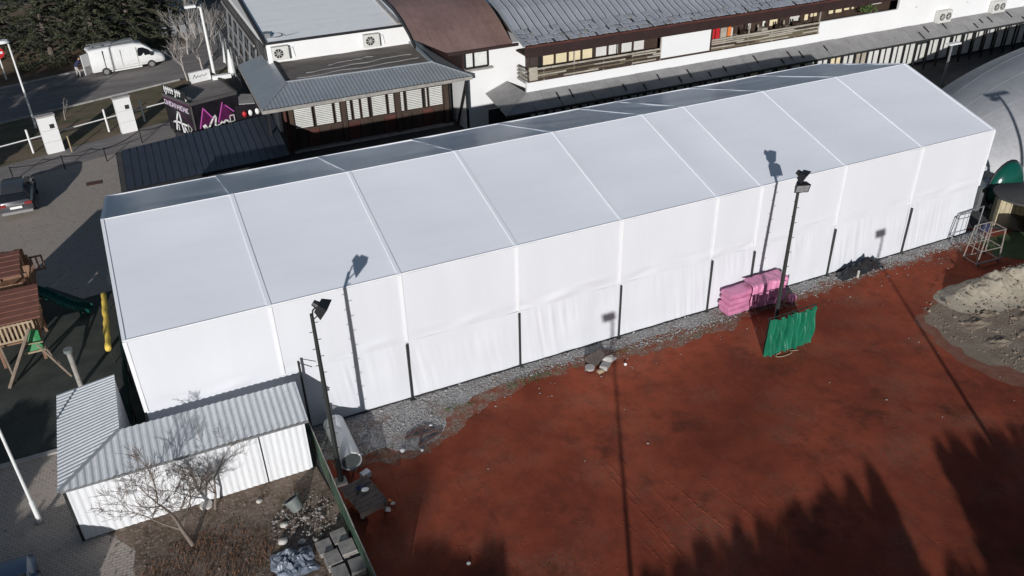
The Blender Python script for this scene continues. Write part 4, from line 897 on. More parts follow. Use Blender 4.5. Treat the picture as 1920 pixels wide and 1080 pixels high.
for a, b in (((23.75, 4.65), (25.5, 4.65)), ((23.75, 5.75), (25.5, 5.75)), ((23.75, 4.65), (23.75, 5.75)), ((25.5, 4.65), (25.5, 5.75)), ((24.4, 4.65), (24.4, 5.75))): wf.bar((a[0], 27.32, a[1]), (b[0], 27.32, b[1]), .14, .1, up=(0, 1, 0))
wfo = wf.build('window', 'black', bw)
mb = MB()
for k in range(9): z = 4.72+.11*k; mb.quad((23.8, 27.31, z), (25.45, 27.31, z), (25.45, 27.335, z+.07), (23.8, 27.335, z+.07))
mb.build('blind', 'blind', wfo)
mb = MB(); mb.box(23.7, 25.8, 27.1, 27.345, 4.45, 4.6); mb.build('sill', 'greywood', bw)
gb = thing('grey_barrel_roof_building', 'long white building with grey barrel roof and recessed wooden loggias', 'building', (45, 28, 0))
pr = profile('grey'); q = random.Random(9); XB0, XB1, PW = 26.75, 66.0, .56
for k in range(int((XB1-XB0)/PW)):
    x0, x1 = XB0+k*PW+.025, XB0+(k+1)*PW-.025; mb = MB(); st = q.choice((1, 1, 2, 2)); 
    for j in range(st, len(pr)-1):
        (ya, za), (yb, zb) = pr[j], pr[j+1]; mb.quad((x0, ya, za+.02), (x1, ya, za+.02), (x1, yb, zb+.02), (x0, yb, zb+.02)); mb.quad((x1-.05, ya, za+.02), (x1-.02, ya, za+.09), (x1-.02, yb, zb+.09), (x1-.05, yb, zb+.02)); mb.quad((x1-.02, ya, za+.09), (x1+.012, ya, za+.02), (x1+.012, yb, zb+.02), (x1-.02, yb, zb+.09))
    mb.build('roof_sheet', 'grey_roof', gb)
    mb = MB()
    for j in range(st, len(pr)-1): mb.bar((x1+.025, pr[j][0], pr[j][1]+.05), (x1+.025, pr[j+1][0], pr[j+1][1]+.05), .055, .07)
    mb.build('roof_seam', 'rubber', gb)
    for r in range(st*2):
        t0, t1 = r/2, (r+1)/2-.03; j = int(t0); f0 = t0-j; (ya, za), (yb, zb) = pr[j], pr[j+1]; f1 = min(1, f0+.5)
        s_ = q.uniform(-.1, .1); mb = MB(); y0, z0, y1, z1 = ya+(yb-ya)*f0, za+(zb-za)*f0+q.uniform(.03, .055), ya+(yb-ya)*f1-.03, za+(zb-za)*f1+q.uniform(.0, .03)
        mb = None
        for h_ in (0, 1):
            xa_, xb_ = x0+s_+.27*h_, x0+s_+.27*h_+.235; lift = q.uniform(-.015, .02); mb = MB(); mb.slab([(xa_, y0, z0+lift), (xb_, y0, z0+lift+q.uniform(-.02, .03)), (xb_, y1, z1), (xa_, y1, z1)], .03); mb.build('tile', 'grey_roof' if q.random() < .93 else 'leanto', gb)
mb = MB()
for j in range(len(pr)-1): mb.bar((26.7, pr[j][0], pr[j][1]-.02), (26.7, pr[j+1][0], pr[j+1][1]-.02), .18, .14)
mb.build('verge', 'zinc', gb)
mb = MB()
for j in range(len(pr)-1): mb.quad((26.75, pr[j][0], pr[j][1]-.06), (66, pr[j][0], pr[j][1]-.06), (66, pr[j+1][0], pr[j+1][1]-.06), (26.75, pr[j+1][0], pr[j+1][1]-.06))
mb.build('roof_underlay', 'rubber', gb)
mb = MB(); mb.box(26.8, 66, 23.78, 23.9, 5.84, 6.66); mb.build('fascia', 'brown_fascia', gb)
mb = MB(); mb.bar((26.75, 23.72, 6.62), (66, 23.72, 6.62), .16, .12); mb.build('gutter', 'red_brown', gb)
mb = MB(); mb.box(26.9, 66, 23.92, 25.6, 5.9, 6.0); mb.build('loggia_ceiling', 'brown_wood', gb)
mb = MB(); mb.box(27.0, 90, 24.1, 24.3, 0, 4.08); mb.build('wall', 'plaster', gb)
mb = MB(); mb.box(27.0, 52.6, 24.3, 25.7, 3.9, 4.06); mb.build('loggia_floor', 'concrete', gb)
mb = MB(); mb.box(28.55, 66, 25.75, 36, 0, 6.4); mb.build('rear_wall', 'brown_wood', gb)
mb = MB(); mb.box(28.46, 28.54, 25.4, 27.4, 0, 6.4); mb.build('end_wall', 'brown_wood', gb)
mb = MB(); mb.box(37.85, 42.15, 23.98, 24.14, 4.22, 5.86); mb.build('white_panel', 'plaster', gb)
mb = MB(); mb.box(52.75, 61.0, 24.08, 24.26, 4.08, 4.95); mb.build('parapet', 'plaster', gb)
mb = MB(); mb.box(61.0, 90, 24.08, 24.28, 4.08, 9.5); mb.build('wall', 'plaster', gb)
mb = MB(); mb.box(66, 90, 24.28, 36, 0, 9.4); mb.build('wall', 'plaster', gb)
mb = MB(); mb.box(27.05, 52.7, 24.0, 24.1, 4.06, 4.2); mb.build('edge_beam', 'brown_wood', gb)
# windows of the loggias
def win(x0, x1, z0, z1, y, m):
    mb = MB()
    for a, b in (((x0, z0), (x1, z0)), ((x0, z1), (x1, z1)), ((x0, z0), (x0, z1)), ((x1, z0), (x1, z1))): mb.bar((a[0], y, a[1]), (b[0], y, b[1]), .09, .08, up=(0, 1, 0))
    f = mb.build('window', 'brown_wood', gb)
    mb = MB(); mb.quad((x0, y+.03, z0), (x1, y+.03, z0), (x1, y+.03, z1), (x0, y+.03, z1)); mb.build('curtain', m, f)
x = 29.0
for k in range(8):
    wd = (.95, .98, 1.05, .9, 1.0, 1.02, .98, 1.0)[k]; win(x, x+wd, 4.5, 5.75, 25.70, 'beige' if k < 4 else 'pale'); x += wd+(.07 if k != 3 else .2)
mb = MB(); mb.box(28.58, 28.95, 25.66, 25.74, 4.1, 5.8); mb.build('door', 'black', gb)
for (x0, x1, z0, z1, m) in ((46.9, 47.3, 4.7, 5.5, 'pale'), (48.3, 48.7, 4.6, 5.4, 'pale'), (49.0, 49.9, 4.7, 5.7, 'beige'), (51.0, 52.1, 4.6, 5.8, 'ac'), (52.5, 53.0, 4.7, 5.7, 'beige'), (53.1, 53.9, 4.9, 5.7, 'beige'), (55.0, 55.6, 4.9, 5.75, 'beige'), (55.7, 56.5, 4.9, 5.8, 'beige'), (56.6, 57.3, 5.0, 5.8, 'beige'), (57.4, 57.8, 5.0, 5.8, 'beige'), (59.6, 60.8, 5.1, 5.8, 'pale')):
    win(x0, x1, z0, z1, 25.7, m)
for (x0, x1, z0, z1, m) in ((42.45, 42.85, 4.2, 5.6, 'red'), (42.95, 43.3, 4.3, 5.65, 'red'), (43.4, 43.95, 4.5, 5.6, 'weathered_rail'), (44.05, 44.35, 4.9, 5.6, 'orange'), (44.4, 44.5, 4.6, 5.5, 'pale')):
    mb = MB(); mb.box(x0, x1, 24.42, 24.5, z0, z1); mb.build('menu_board', m, gb)
# railings of weathered planks
def railing(xa, xb, n):
    for z in (4.94, 4.78, 4.63, 4.49, 4.36, 4.24):
        x = xa
        while x < xb-.1:
            L = min(q.uniform(1.6, 3.2), xb-x); mb = MB(); mb.bar((x, 23.96+q.uniform(-.01, .01), z), (x+L-.04, 23.96, z+q.uniform(-.015, .015)), .045, .13 if z > 4.9 else .10); mb.build('rail_plank', 'weathered_rail' if z > 4.9 or q.random() < .42 else q.choice(('brown_wood', 'olive_wood', 'olive_wood')), gb); x += L
    for k in range(n+1):
        x = xa+(xb-xa)*k/n; mb = MB(); mb.bar((x, 24.03, 4.08), (x, 24.03, 5.85 if k % 3 == 0 else 5.0), .07, .07); mb.build('rail_post', 'weathered_rail' if k % 2 else 'brown_wood', gb)
railing(27.1, 37.8, 9); railing(42.3, 52.6, 9)
mb = MB(); mb.box(27.12, 27.75, 23.9, 24.1, 4.2, 5.1); mb.build('planter', 'weathered_rail', gb)
for z in (4.3, 4.55, 4.8):
    mb = MB(); mb.bar((27.02, 24.1, z), (27.02, 25.7, z), .05, .14); mb.build('rail_plank', 'weathered_rail', gb)
for k in range(9):    # tables and seats glimpsed behind the right railing
    x = 44.9+.85*k; mb = MB(); mb.box(x, x+.55, 24.6, 25.2, 4.1, 4.75+.25*(k % 2)); mb.box(x, x+.08, 25.1, 25.2, 4.7, 5.2); mb.build('loggia_bench', 'brown_wood' if k % 3 else 'weathered_rail', gb)
mb = MB()
for i in range(160): 
    p = Vector((58.2+q.uniform(-.7, .7), 24.6+q.uniform(-.3, .3), 5.0+q.uniform(0, .5))); d = Vector((q.uniform(-1, 1), q.uniform(-1, 1), q.uniform(-1, 1)))*.16; e = Vector((q.uniform(-1, 1), q.uniform(-1, 1), q.uniform(-1, 1)))*.16; mb.add([p, p+d, p+e], [(0, 1, 2)])
solo(mb, 'balcony_plant', 'weed', (58.2, 24.6, 4.95), 'yellow-green plant behind the white parapet of the balcony', 'plant')
ac_unit(66.2, 24.1, 3.82, 'air conditioner on the white wall nearer the loggias at right', 1.5, 1.0, True)
ac_unit(72.7, 24.1, 3.86, 'air conditioner on the white wall near the photo corner', 1.5, 1.0, True)
for x, z in ((63, 4.9), (67.2, 5.1), (69, 4.6)):
    mb = MB(); mb.box(x-.12, x+.12, 24.05, 24.08, z-.06, z+.06); mb.build('wall_vent', 'ac', gb)
# lean-to passage roof with glazed front
ln = thing('covered_passage', 'long low passage with grey panel roof along the white building', 'passage', (50, 23, 0))
ya, za, yb, zb = 22.35, 2.64, 24.06, 3.38
x = 26.9; k = 0
while x < 84:
    wd = q.choice((1.05, 1.05, 1.05, 1.55)); mb = MB(); o1 = q.uniform(-.02, .03); o2 = q.uniform(-.015, .02); ov = q.uniform(0, .05)
    mb.slab([(x, ya-ov, za+o1), (x+wd-.035, ya-ov, za+o1), (x+wd-.035, yb, zb+o2), (x, yb, zb+o2)], .05); mb.build('roof_panel', 'leanto', ln); 
    if q.random() < .5:
        t0 = q.uniform(0, .45); t1 = t0+q.uniform(.25, .5); mb = MB(); mb.bar((x+wd-.02, ya+(yb-ya)*t0, za+(zb-za)*t0+.05), (x+wd+.04, ya+(yb-ya)*t1, za+(zb-za)*t1+.05), .09, .06); mb.build('joint_strip', 'rubber', ln)
    x += wd; k += 1
mb = MB(); mb.quad((24.75, 22.4, 2.55), (84, 22.4, 2.55), (84, yb, 3.28), (27, yb, 3.28)); mb.build('roof_underlay', 'rubber', ln)
mb = MB(); mb.slab([(24.65, 22.35, 2.62), (26.86, 22.35, 2.62), (26.98, 24.06, 3.36)], .05); mb.slab([(24.62, 22.37, 2.625), (26.95, 24.08, 3.365), (26.9, 27.25, 3.3), (25.2, 27.25, 2.66)], .05); mb.build('hip_panel', 'leanto', ln)
mb = MB(); mb.bar((24.6, 22.28, 2.58), (84, 22.28, 2.58), .12, .14); mb.build('gutter', 'rubber', ln)
x = 27; k = 0
while x < 84:
    mb = MB(); mb.bar((x, 22.6, 0), (x, 22.6, 2.6), .12, .12); mb.build('post', 'black', ln)
    mb = MB(); mb.box(x+.18, x+1.22, 23.82, 23.88, .12, 2.5); mb.build('glazed_panel', ('pale', 'pale', 'beige', 'blind', 'weathered_rail', 'pale')[k*7 % 6] if x < 61 else ('blind', 'pale', 'blind', 'ac')[k % 4], ln)
    mb = MB(); mb.bar((x+1.3, 23.78, 0), (x+1.3, 23.78, 2.7), .12, .1); mb.build('mullion', 'black', ln)
    x += 1.36; k += 1
mb = MB(); mb.box(24, 84, 23.9, 24.0, 0, 2.7); mb.build('rear_wall', 'black', ln)
# dark blue carport roof
cp = thing('dark_blue_roof_shelter', 'low shelter with dark blue ribbed roof behind the tent', 'shelter', (5.2, 25, 0))
r00, r10, r11, r01 = (.60, 21.6, 2.70), (10.0, 22.2, 2.75), (10.3, 29.9, 2.85), (.66, 28.0, 2.72)
n = 22
for k in range(n):
    t0, t1 = k/n+.0008, (k+1)/n-.0008; a, b, c_, d = lerp(r00, r10, t0), lerp(r00, r10, t1), lerp(r01, r11, t1), lerp(r01, r11, t0)
    mb = MB(); mb.quad(a, b, c_, d); e = Vector((-.035, 0, 0)); u = Vector((0, 0, .045)); mb.quad(b+e, b+e*.5+u, c_+e*.5+u, c_+e); mb.quad(b+e*.5+u, b, c_, c_+e*.5+u)
    mb.quad(lerp(a, d, .02)-Vector((0, 0, .001)), a-Vector((0, 0, .08)), b-Vector((0, 0, .08)), lerp(b, c_, .02)-Vector((0, 0, .001))); mb.build('roof_sheet', 'navy_roof', cp)
for a, b in ((r00, r01), (r00, r10), (r01, r11), (r10, r11)):
    mb = MB(); mb.bar(Vector(a)-Vector((0, 0, .12)), Vector(b)-Vector((0, 0, .12)), .08, .18); mb.build('edge_beam', 'black', cp)
for (x, y) in ((.7, 21.8), (.75, 27.8), (5, 28.7), (5, 22), (9.9, 22.3), (10, 29.6)):
    mb = MB(); mb.box(x-.06, x+.06, y-.06, y+.06, 0, 2.6); mb.build('post', 'black', cp)

# ------------------------------------------------------------------ black kiosk with graffiti lettering
ks = thing('black_kiosk', 'black kiosk with white and pink graffiti and rooftop signs', 'kiosk', (6.8, 38.2, 0))
KA, KB, KC, KD = Vector((4.05, 38.45, 0)), Vector((5.6, 35.1, 0)), Vector((9.0, 36.2, 0)), Vector((8.1, 41.6, 0))
kh = 2.6; upv = Vector((0, 0, 1))
mb = MB()
for a, b in ((KA, KB), (KB, KC), (KC, KD), (KD, KA)): mb.quad(a, b, b+upv*kh, a+upv*kh)
mb.build('wall', 'kiosk_black', ks)
mb = MB(); mb.slab([p+upv*(kh-.03) for p in (KA, KB, KC, KD)], .05); mb.build('roof', 'asphalt', ks)
for a, b in ((KA, KB), (KB, KC), (KC, KD), (KD, KA)):
    mb = MB(); mb.bar(a+upv*(kh+.05), b+upv*(kh+.05), .14, .22); mb.build('parapet', 'yard', ks)
def face(a, b, off=.02):
    ux = (b-a).normalized(); n_ = ux.cross(upv); return a+n_*off, ux
def stroke(mb, o, ux, pts, th):
    """thick rounded stroke painted on a wall, built as thin raised pieces"""
    n_ = ux.cross(upv)
    for i in range(len(pts)-1):
        pa, pb = [o+ux*p[0]+upv*p[1] for p in pts[i:i+2]]; d = (pb-pa).normalized()*th*.45; s_ = n_.cross(d).normalized()*th/2
        mb.add([pa-d+s_, pa-d-s_, pb+d-s_, pb+d+s_], [(0, 1, 2, 3)])
oF, uF = face(KB, KC); oL, uL = face(KA, KB)
mb = MB()
for (x0, x1, x2) in ((.35, .85, 1.55), (1.75, 2.35, 3.1)): mb.add([oF+uF*x0+upv*.75-uF.cross(upv)*.008, oF+uF*x2+upv*.95-uF.cross(upv)*.008, oF+uF*x1+upv*2.2-uF.cross(upv)*.008], [(0, 1, 2)])
mb.build('plum_triangle', 'plum', ks)
mb = MB()
for pts in ([(.35, .75), (.85, 2.15)], [(.85, 2.15), (1.5, 1.15)], [(1.8, .85), (2.35, 2.2)], [(2.55, 1.95), (3.1, 1.35)]): stroke(mb, oF, uF, pts, .08)
mb.build('pink_line', 'magenta', ks)
mb = MB()      # script lettering: a capital A running into a flowing word
stroke(mb, oF, uF, [(.72, .82), (.80, .62), (.95, .58)], .26); stroke(mb, oF, uF, [(.95, .5), (1.15, .85), (1.45, 1.25), (1.62, 1.38), (1.66, 1.2), (1.55, .85), (1.50, .55)], .13)
stroke(mb, oF, uF, [(1.05, .45), (1.5, .58), (1.9, .66), (2.05, .82), (2.2, .70), (2.35, .86), (2.5, .78)], .12); mb.build('lettering', 'white_paint', ks)
mb = MB(); stroke(mb, oF, uF, [(2.72, .62), (2.72, 1.1), (3.05, 1.1), (3.05, .62), (2.72, .62)], .07); stroke(mb, oF, uF, [(2.5, .5), (2.6, .75), (2.7, .5)], .06); mb.build('outline_lettering', 'blind', ks)
mb = MB()
for (a, b) in ((.15, 1.72), (1.86, 3.5)): stroke(mb, oL, uL, [(a, 2.18 if a < 1 else 2.12), (b, 2.10 if a < 1 else 2.0)], .0)
x = .12
for k in range(13):
    if k == 6: x += .12; continue
    z = 1.98-.01*k; wv = .16; stroke(mb, oL, uL, [(x, z), (x, z+.34)], .07); 
    if k % 3 == 0: stroke(mb, oL, uL, [(x, z+.33), (x+wv, z+.33)], .07); stroke(mb, oL, uL, [(x, z+.02), (x+wv, z+.02)], .07)
    elif k % 3 == 1: stroke(mb, oL, uL, [(x, z+.33), (x+wv, z+.17), (x, z+.05)], .07)
    else: stroke(mb, oL, uL, [(x, z+.17), (x+wv, z+.17)], .07); stroke(mb, oL, uL, [(x+wv, z), (x+wv, z+.34)], .07)
    x += .26
mb.build('band_lettering', 'lilac', ks)
mb = MB(); stroke(mb, oL-uL.cross(upv)*.008, uL, [(.05, 2.48), (3.6, 2.45)], .12); stroke(mb, oL-uL.cross(upv)*.008, uL, [(1.9, 1.8), (3.4, .9)], .10); mb.build('plum_band', 'plum', ks)
mb = MB(); stroke(mb, oL, uL, [(1.0, .2), (1.3, 1.0), (1.65, 1.62), (1.85, 1.6), (1.9, .9), (1.95, .2)], .17); stroke(mb, oL, uL, [(.75, .72), (1.3, .85), (2.6, .82)], .15); stroke(mb, oL, uL, [(1.35, .2), (1.4, .6)], .1); stroke(mb, oL, uL, [(2.1, .2), (2.25, .65), (2.45, .3), (2.6, .2)], .12); mb.build('lettering', 'white_paint', ks)
mb = MB(); stroke(mb, oL, uL, [(2.8, .95), (3.2, .7), (3.0, .35), (2.7, .5), (2.8, .9)], .07); mb.build('outline_lettering', 'blind', ks)
mb = MB(); mb.bar(KB+upv*.1+Vector((0, -.03, 0)), KB+upv*2.5+Vector((0, -.03, 0)), .12, .12); mb.build('corner_post', 'yard', ks)
sg = thing('roof_sign', 'slanting white sign board on little posts at the kiosk roof edge', 'sign', tuple(KA+upv*kh))
sA, sB = KA+upv*(kh+.55)+Vector((.12, -.1, 0)), lerp(KA, KB, .85)+upv*(kh+.55)+Vector((.12, -.1, 0)); un = (sB-sA).normalized()
mb = MB(); mb.bar(sA, sB, .08, .55); mb.build('board', 'black', sg)
on = sA+un.cross(upv)*.05
for (a, b) in ((.25, 1.5), (1.75, 2.55)):
    xx = a
    while xx < b-.1:
        mb = MB(); stroke(mb, on, un, [(xx, -.18), (xx, .2), (xx+.14, .06)], .11); mb.build('letter', 'white_paint', sg); xx += .27
for t in (.1, .5, .95):
    p = lerp(sA, sB, t); mb = MB(); mb.tube([p-upv*.6, p-upv*.2], .05, 6); mb.tube([p-upv*.62, p-upv*.5], .1, 8); mb.build('sign_post', 'white_paint', sg)
sb = thing('light_box', 'white box sign with faint dark script at the back of the kiosk roof', 'sign', (6.9, 40.5, kh))
c0 = Vector((6.3, 40.1, kh)); u2 = Vector((.95, .30, 0)).normalized(); n2 = u2.cross(upv)
mb = MB(); mb.add([c0, c0+u2*1.6, c0+u2*1.6-n2*.25, c0-n2*.25]+[p+upv*.8 for p in (c0, c0+u2*1.6, c0+u2*1.6-n2*.25, c0-n2*.25)], [(0, 1, 5, 4), (1, 2, 6, 5), (2, 3, 7, 6), (3, 0, 4, 7), (4, 5, 6, 7)]); mb.build('box', 'white_paint', sb)
mb = MB(); stroke(mb, c0+n2*.012, u2, [(.2, .35), (.35, .6), (.45, .35), (.6, .5), (.75, .38), (.9, .5), (1.1, .4), (1.35, .52)], .045); mb.build('lettering', 'steel_grey', sb)
mb = MB(); mb.box(7.9, 9.3, 40.2, 40.6, kh, kh+.3); solo(mb, 'roof_pipe_box', 'white_paint', (8.6, 40.4, kh), 'flat white box at the back right of the kiosk roof', 'box')
mb = MB(); mb.slab([(8.9, 34.9, 2.2), (10.0, 34.6, 2.2), (10.1, 36.6, 2.25), (9.2, 37.1, 2.25)], .06); mb.box(9.2, 9.3, 35, 35.1, 0, 2.15); mb.box(9.9, 10.0, 34.9, 35.0, 0, 2.15); solo(mb, 'small_canopy', 'leanto', (9.5, 35.8, 2.2), 'small grey canopy between the kiosk and the restaurant eave', 'canopy')
for k, (x, m) in enumerate(((9.1, 'red'), (9.55, 'white_paint'), (10.05, 'white_paint'))):
    mb = MB(); mb.blob((x, 34.4+.1*k, 1.55), (.16, .1, .22), 0, 8, 5, .1, k); solo(mb, 'hanging_sign', m, (x, 34.4, 1.3), ['red round sign below the small grey canopy', 'left white sign below the small grey canopy', 'right white sign below the small grey canopy'][k], 'sign', smooth=50)
mb = MB(); mb.box(8.6, 10.4, 34.75, 34.85, 0, 2.1); solo(mb, 'dark_hoarding', 'kiosk_black', (9.5, 34.8, 0), 'dark hoarding below the small canopy beside the kiosk', 'hoarding')

# ------------------------------------------------------------------ street things at the upper left
for k, (x, y, l) in enumerate(((-3.87, 37.5, 'left of two white square pillars by the road, foot in shade'), (1.17, 39.25, 'right of two white square pillars by the road, beside the kiosk'))):
    o = thing('white_pillar', l, 'pillar', (x, y, 0), 'white pillars by the road'); Mx = Matrix.Translation((x, y, 0)) @ Matrix.Rotation(.22, 4, 'Z')
    for z0, z1 in ((0, .82), (.84, 1.66), (1.68, 2.62)):
        mb = MB(); mb.box(-.56, .56, -.22, .22, z0, z1, M=Mx); mb.build('block', 'plaster', o)
    mb = MB(); mb.box(-.61, .61, -.27, .27, 2.62, 2.74, M=Mx); mb.build('cap', 'concrete', o)
    mb = MB(); mb.box(.08, .36, -.26, -.221, 1.78, 2.08, M=Mx); mb.build('meter_box', 'rubber', o)
rf = thing('white_post_fence', 'low fence of thin white posts and one white rail by the road', 'fence', (-2, 39, 0))
FX = [(-9.5, 36.5), (-5.33, 37.98), (-.22, 39.93), (2.4, 40.94), (4.6, 41.7)]
for (x, y) in FX:
    mb = MB(); mb.tube([(x, y, 0), (x, y, 1.75)], .07, 7); mb.build('post', 'white_paint', rf)
for a, b in zip(FX[:-1], FX[1:]):
    mb = MB(); mb.tube([(a[0], a[1], 1.05), (b[0], b[1], 1.05)], .045, 5); mb.build('rail', 'white_paint', rf)
mb = MB(); mb.tube([(-2.83, 36.9, 0), (-2.83, 36.9, 1.2)], .05, 6); solo(mb, 'short_post', 'palewood', (-2.83, 36.9, 0), 'short pale post right of the left white pillar', 'post')
rb = thing('rope_barrier', 'low black chain barrier on short posts along the paved path', 'barrier', (-.7, 34.5, 0))
BX = [(-6.4, 33.2), (-3.3, 33.77), (-.63, 33.85), (1.86, 36.34), (4.2, 37.4)]
for (x, y) in BX:
    mb = MB(); mb.tube([(x, y, 0), (x, y, 1.0)], .045, 6); mb.build('post', 'black', rb)
for a, b in zip(BX[:-1], BX[1:]):
    mb = MB(); mb.tube([lerp((a[0], a[1], .95), (b[0], b[1], .95), t/8)-Vector((0, 0, .18*sin(pi*t/8))) for t in range(9)], .03, 5); mb.build('chain', 'black', rb)
mb = MB(); mb.box(-2.05, -1.1, 30.0, 30.6, 0, .02); solo(mb, 'drain_grate', 'iron', (-1.6, 30.3, 0), 'rusty rectangular drain grate in the paved yard', 'drain')
sl_ = thing('street_lamp', 'tall grey street lamp with round white head by the left pillar', 'street lamp', (-5.25, 43.47, 0))
mb = MB(); mb.tube([(-5.25, 43.47, 0), (-5.25, 43.47, 6.45)], [.085, .06], 8); mb.build('shaft', 'white_paint', sl_, smooth=30)
mb = MB(); mb.tube([(-5.25, 43.47, 6.45), (-5.32, 43.4, 6.6)], .06, 6); mb.tube([(-5.5, 43.35, 6.55), (-5.5, 43.35, 6.72)], [.42, .3], 14); mb.build('lamp_head', 'white_paint', sl_, smooth=30)
s2 = thing('white_lamp_post', 'white lamp post with flat head rising behind the kiosk', 'lamp post', (8.87, 49.76, 0))
mb = MB(); mb.tube([(8.87, 49.76, 0), (8.87, 49.76, 6.0)], [.14, .10], 8); mb.build('shaft', 'white_paint', s2, smooth=30)
mb = MB(); mb.tube([(8.87, 49.76, 6), (8.2, 49.6, 6.15)], .06, 6); mb.box(7.6, 8.5, 49.4, 49.9, 6.1, 6.28); mb.build('lamp_head', 'white_paint', s2)
ne = thing('no_entry_sign', 'round red sign with white bar on a post at the left edge', 'road sign', (-7.9, 58.26, 0))
mb = MB(); mb.tube([(-7.9, 58.26, 0), (-7.9, 58.26, 2.9)], .06, 6); mb.build('post', 'white_paint', ne)
ux = Vector((1, .25, 0)).normalized(); nn = Vector((.25, -1, 0)).normalized(); cc = Vector((-7.9, 58.26, 2.35))+nn*.08
mb = MB(); mb.tube([cc, cc+nn*.03], .5, 20); mb.build('disc', 'red', ne, smooth=30)
mb = MB(); mb.add([cc+nn*.035+ux*a+upv*b for a, b in ((-.37, -.1), (.37, -.1), (.37, .1), (-.37, .1))], [(0, 1, 2, 3)]); mb.build('bar', 'white_paint', ne)
for k, (x, y) in enumerate(((10.5, 53.0), (10.4, 49.6))):
    mb = MB(); mb.tube([(x, y, 0), (x, y, .3), (x, y, 1.3), (x, y, 2.3)], [.05, .36, .22, .04], 8); solo(mb, 'closed_parasol', 'white_paint', (x, y, 0), ['farther white folded parasol beside the dark building side', 'nearer white folded parasol beside the dark building side'][k], 'parasol', 'folded parasols', smooth=40)
cf = thing('wire_fence', 'tall grey wire fence along the dark side of the white block', 'fence', (10.4, 55, 0))
for k in range(8):
    y = 46+3.0*k; mb = MB(); mb.tube([(10.6-.03*k, y, 0), (10.6-.03*k, y, 2.6)], .07, 6); mb.build('post', 'steel_grey', cf)
for z in (.3, 1.4, 2.5):
    mb = MB(); mb.tube([(10.6, 46, z), (10.4, 67, z)], .035, 5); mb.build('rail', 'steel_grey', cf)
for args in (((6.6, 50.0, 0), 5.2, 31, .95, 'pale slim leafless shrub left of the white lamp post'), ((8.2, 52.5, 0), 6.0, 32, .95, 'bare bush with grey twigs behind the kiosk'), ((9.6, 56.5, 0), 6.5, 35, .9, 'bare grey tree near the wire fence'), ((7.6, 58.5, 0), 6.0, 37, .9, 'bare tree beyond the road bend behind the lamp post'), ((9.0, 64.0, 0), 7.5, 39, .9, 'farthest bare tree at the top beside the dark building'), ((-3.2, 44.3, 0), 2.6, 41, .6, 'small bare sapling on the verge above the left pillar')):
    bare_tree(args[0], args[1], args[2], args[3], 'bark_pale', 5 if args[1] > 3 else 3, .09 if args[1] > 3 else .03, label=args[4])
mb = MB()
for k in range(9):
    x = 6.0+.9*(k % 5); y = 66+2.2*(k//5); mb.box(x, x+.6, y, y+.5, 0, 1.0); mb.bar((x, y, 1.0), (x+.6, y+1.6, 2.2), .1, .1)
mb.build('stored_frames', 'steel_grey', None); bpy.data.objects['stored_frames']['label'] = 'grey clutter of stored metal frames beyond the road'; bpy.data.objects['stored_frames']['category'] = 'metal frames'
sheet('far_yard', [(8.5, 54), (11.7, 54), (11.7, 95), (6, 95)], .010, 'asphalt')

# ------------------------------------------------------------------ vehicles
def ring_sec(w0, w1, z0, zb, z1, n=0):
    """half widths at sill, belt and roof -> closed section (y, z)"""
    return [(-w0*.92, z0), (-w0, z0+.12), (-w0*1.01, zb), (-w1, z1-.10), (-w1*.86, z1), (w1*.86, z1), (w1, z1-.10), (w0*1.01, zb), (w0, z0+.12), (w0*.92, z0)]
def place(M_, pts): return [M_ @ Vector(p) for p in pts]
def wheel(mb_parent, M_, x, y, r, wd, root):
    mb = MB(); a, b = M_ @ Vector((x, y-wd/2, r)), M_ @ Vector((x, y+wd/2, r)); mb.tube([a, b], r, 16); wo = mb.build('wheel', 'rubber', root, smooth=30)
    mb = MB(); s_ = 1 if y > 0 else -1; mb.tube([M_ @ Vector((x, y+s_*(wd/2+.005), r)), M_ @ Vector((x, y+s_*(wd/2+.02), r))], r*.62, 12); mb.build('rim', 'silver', wo)
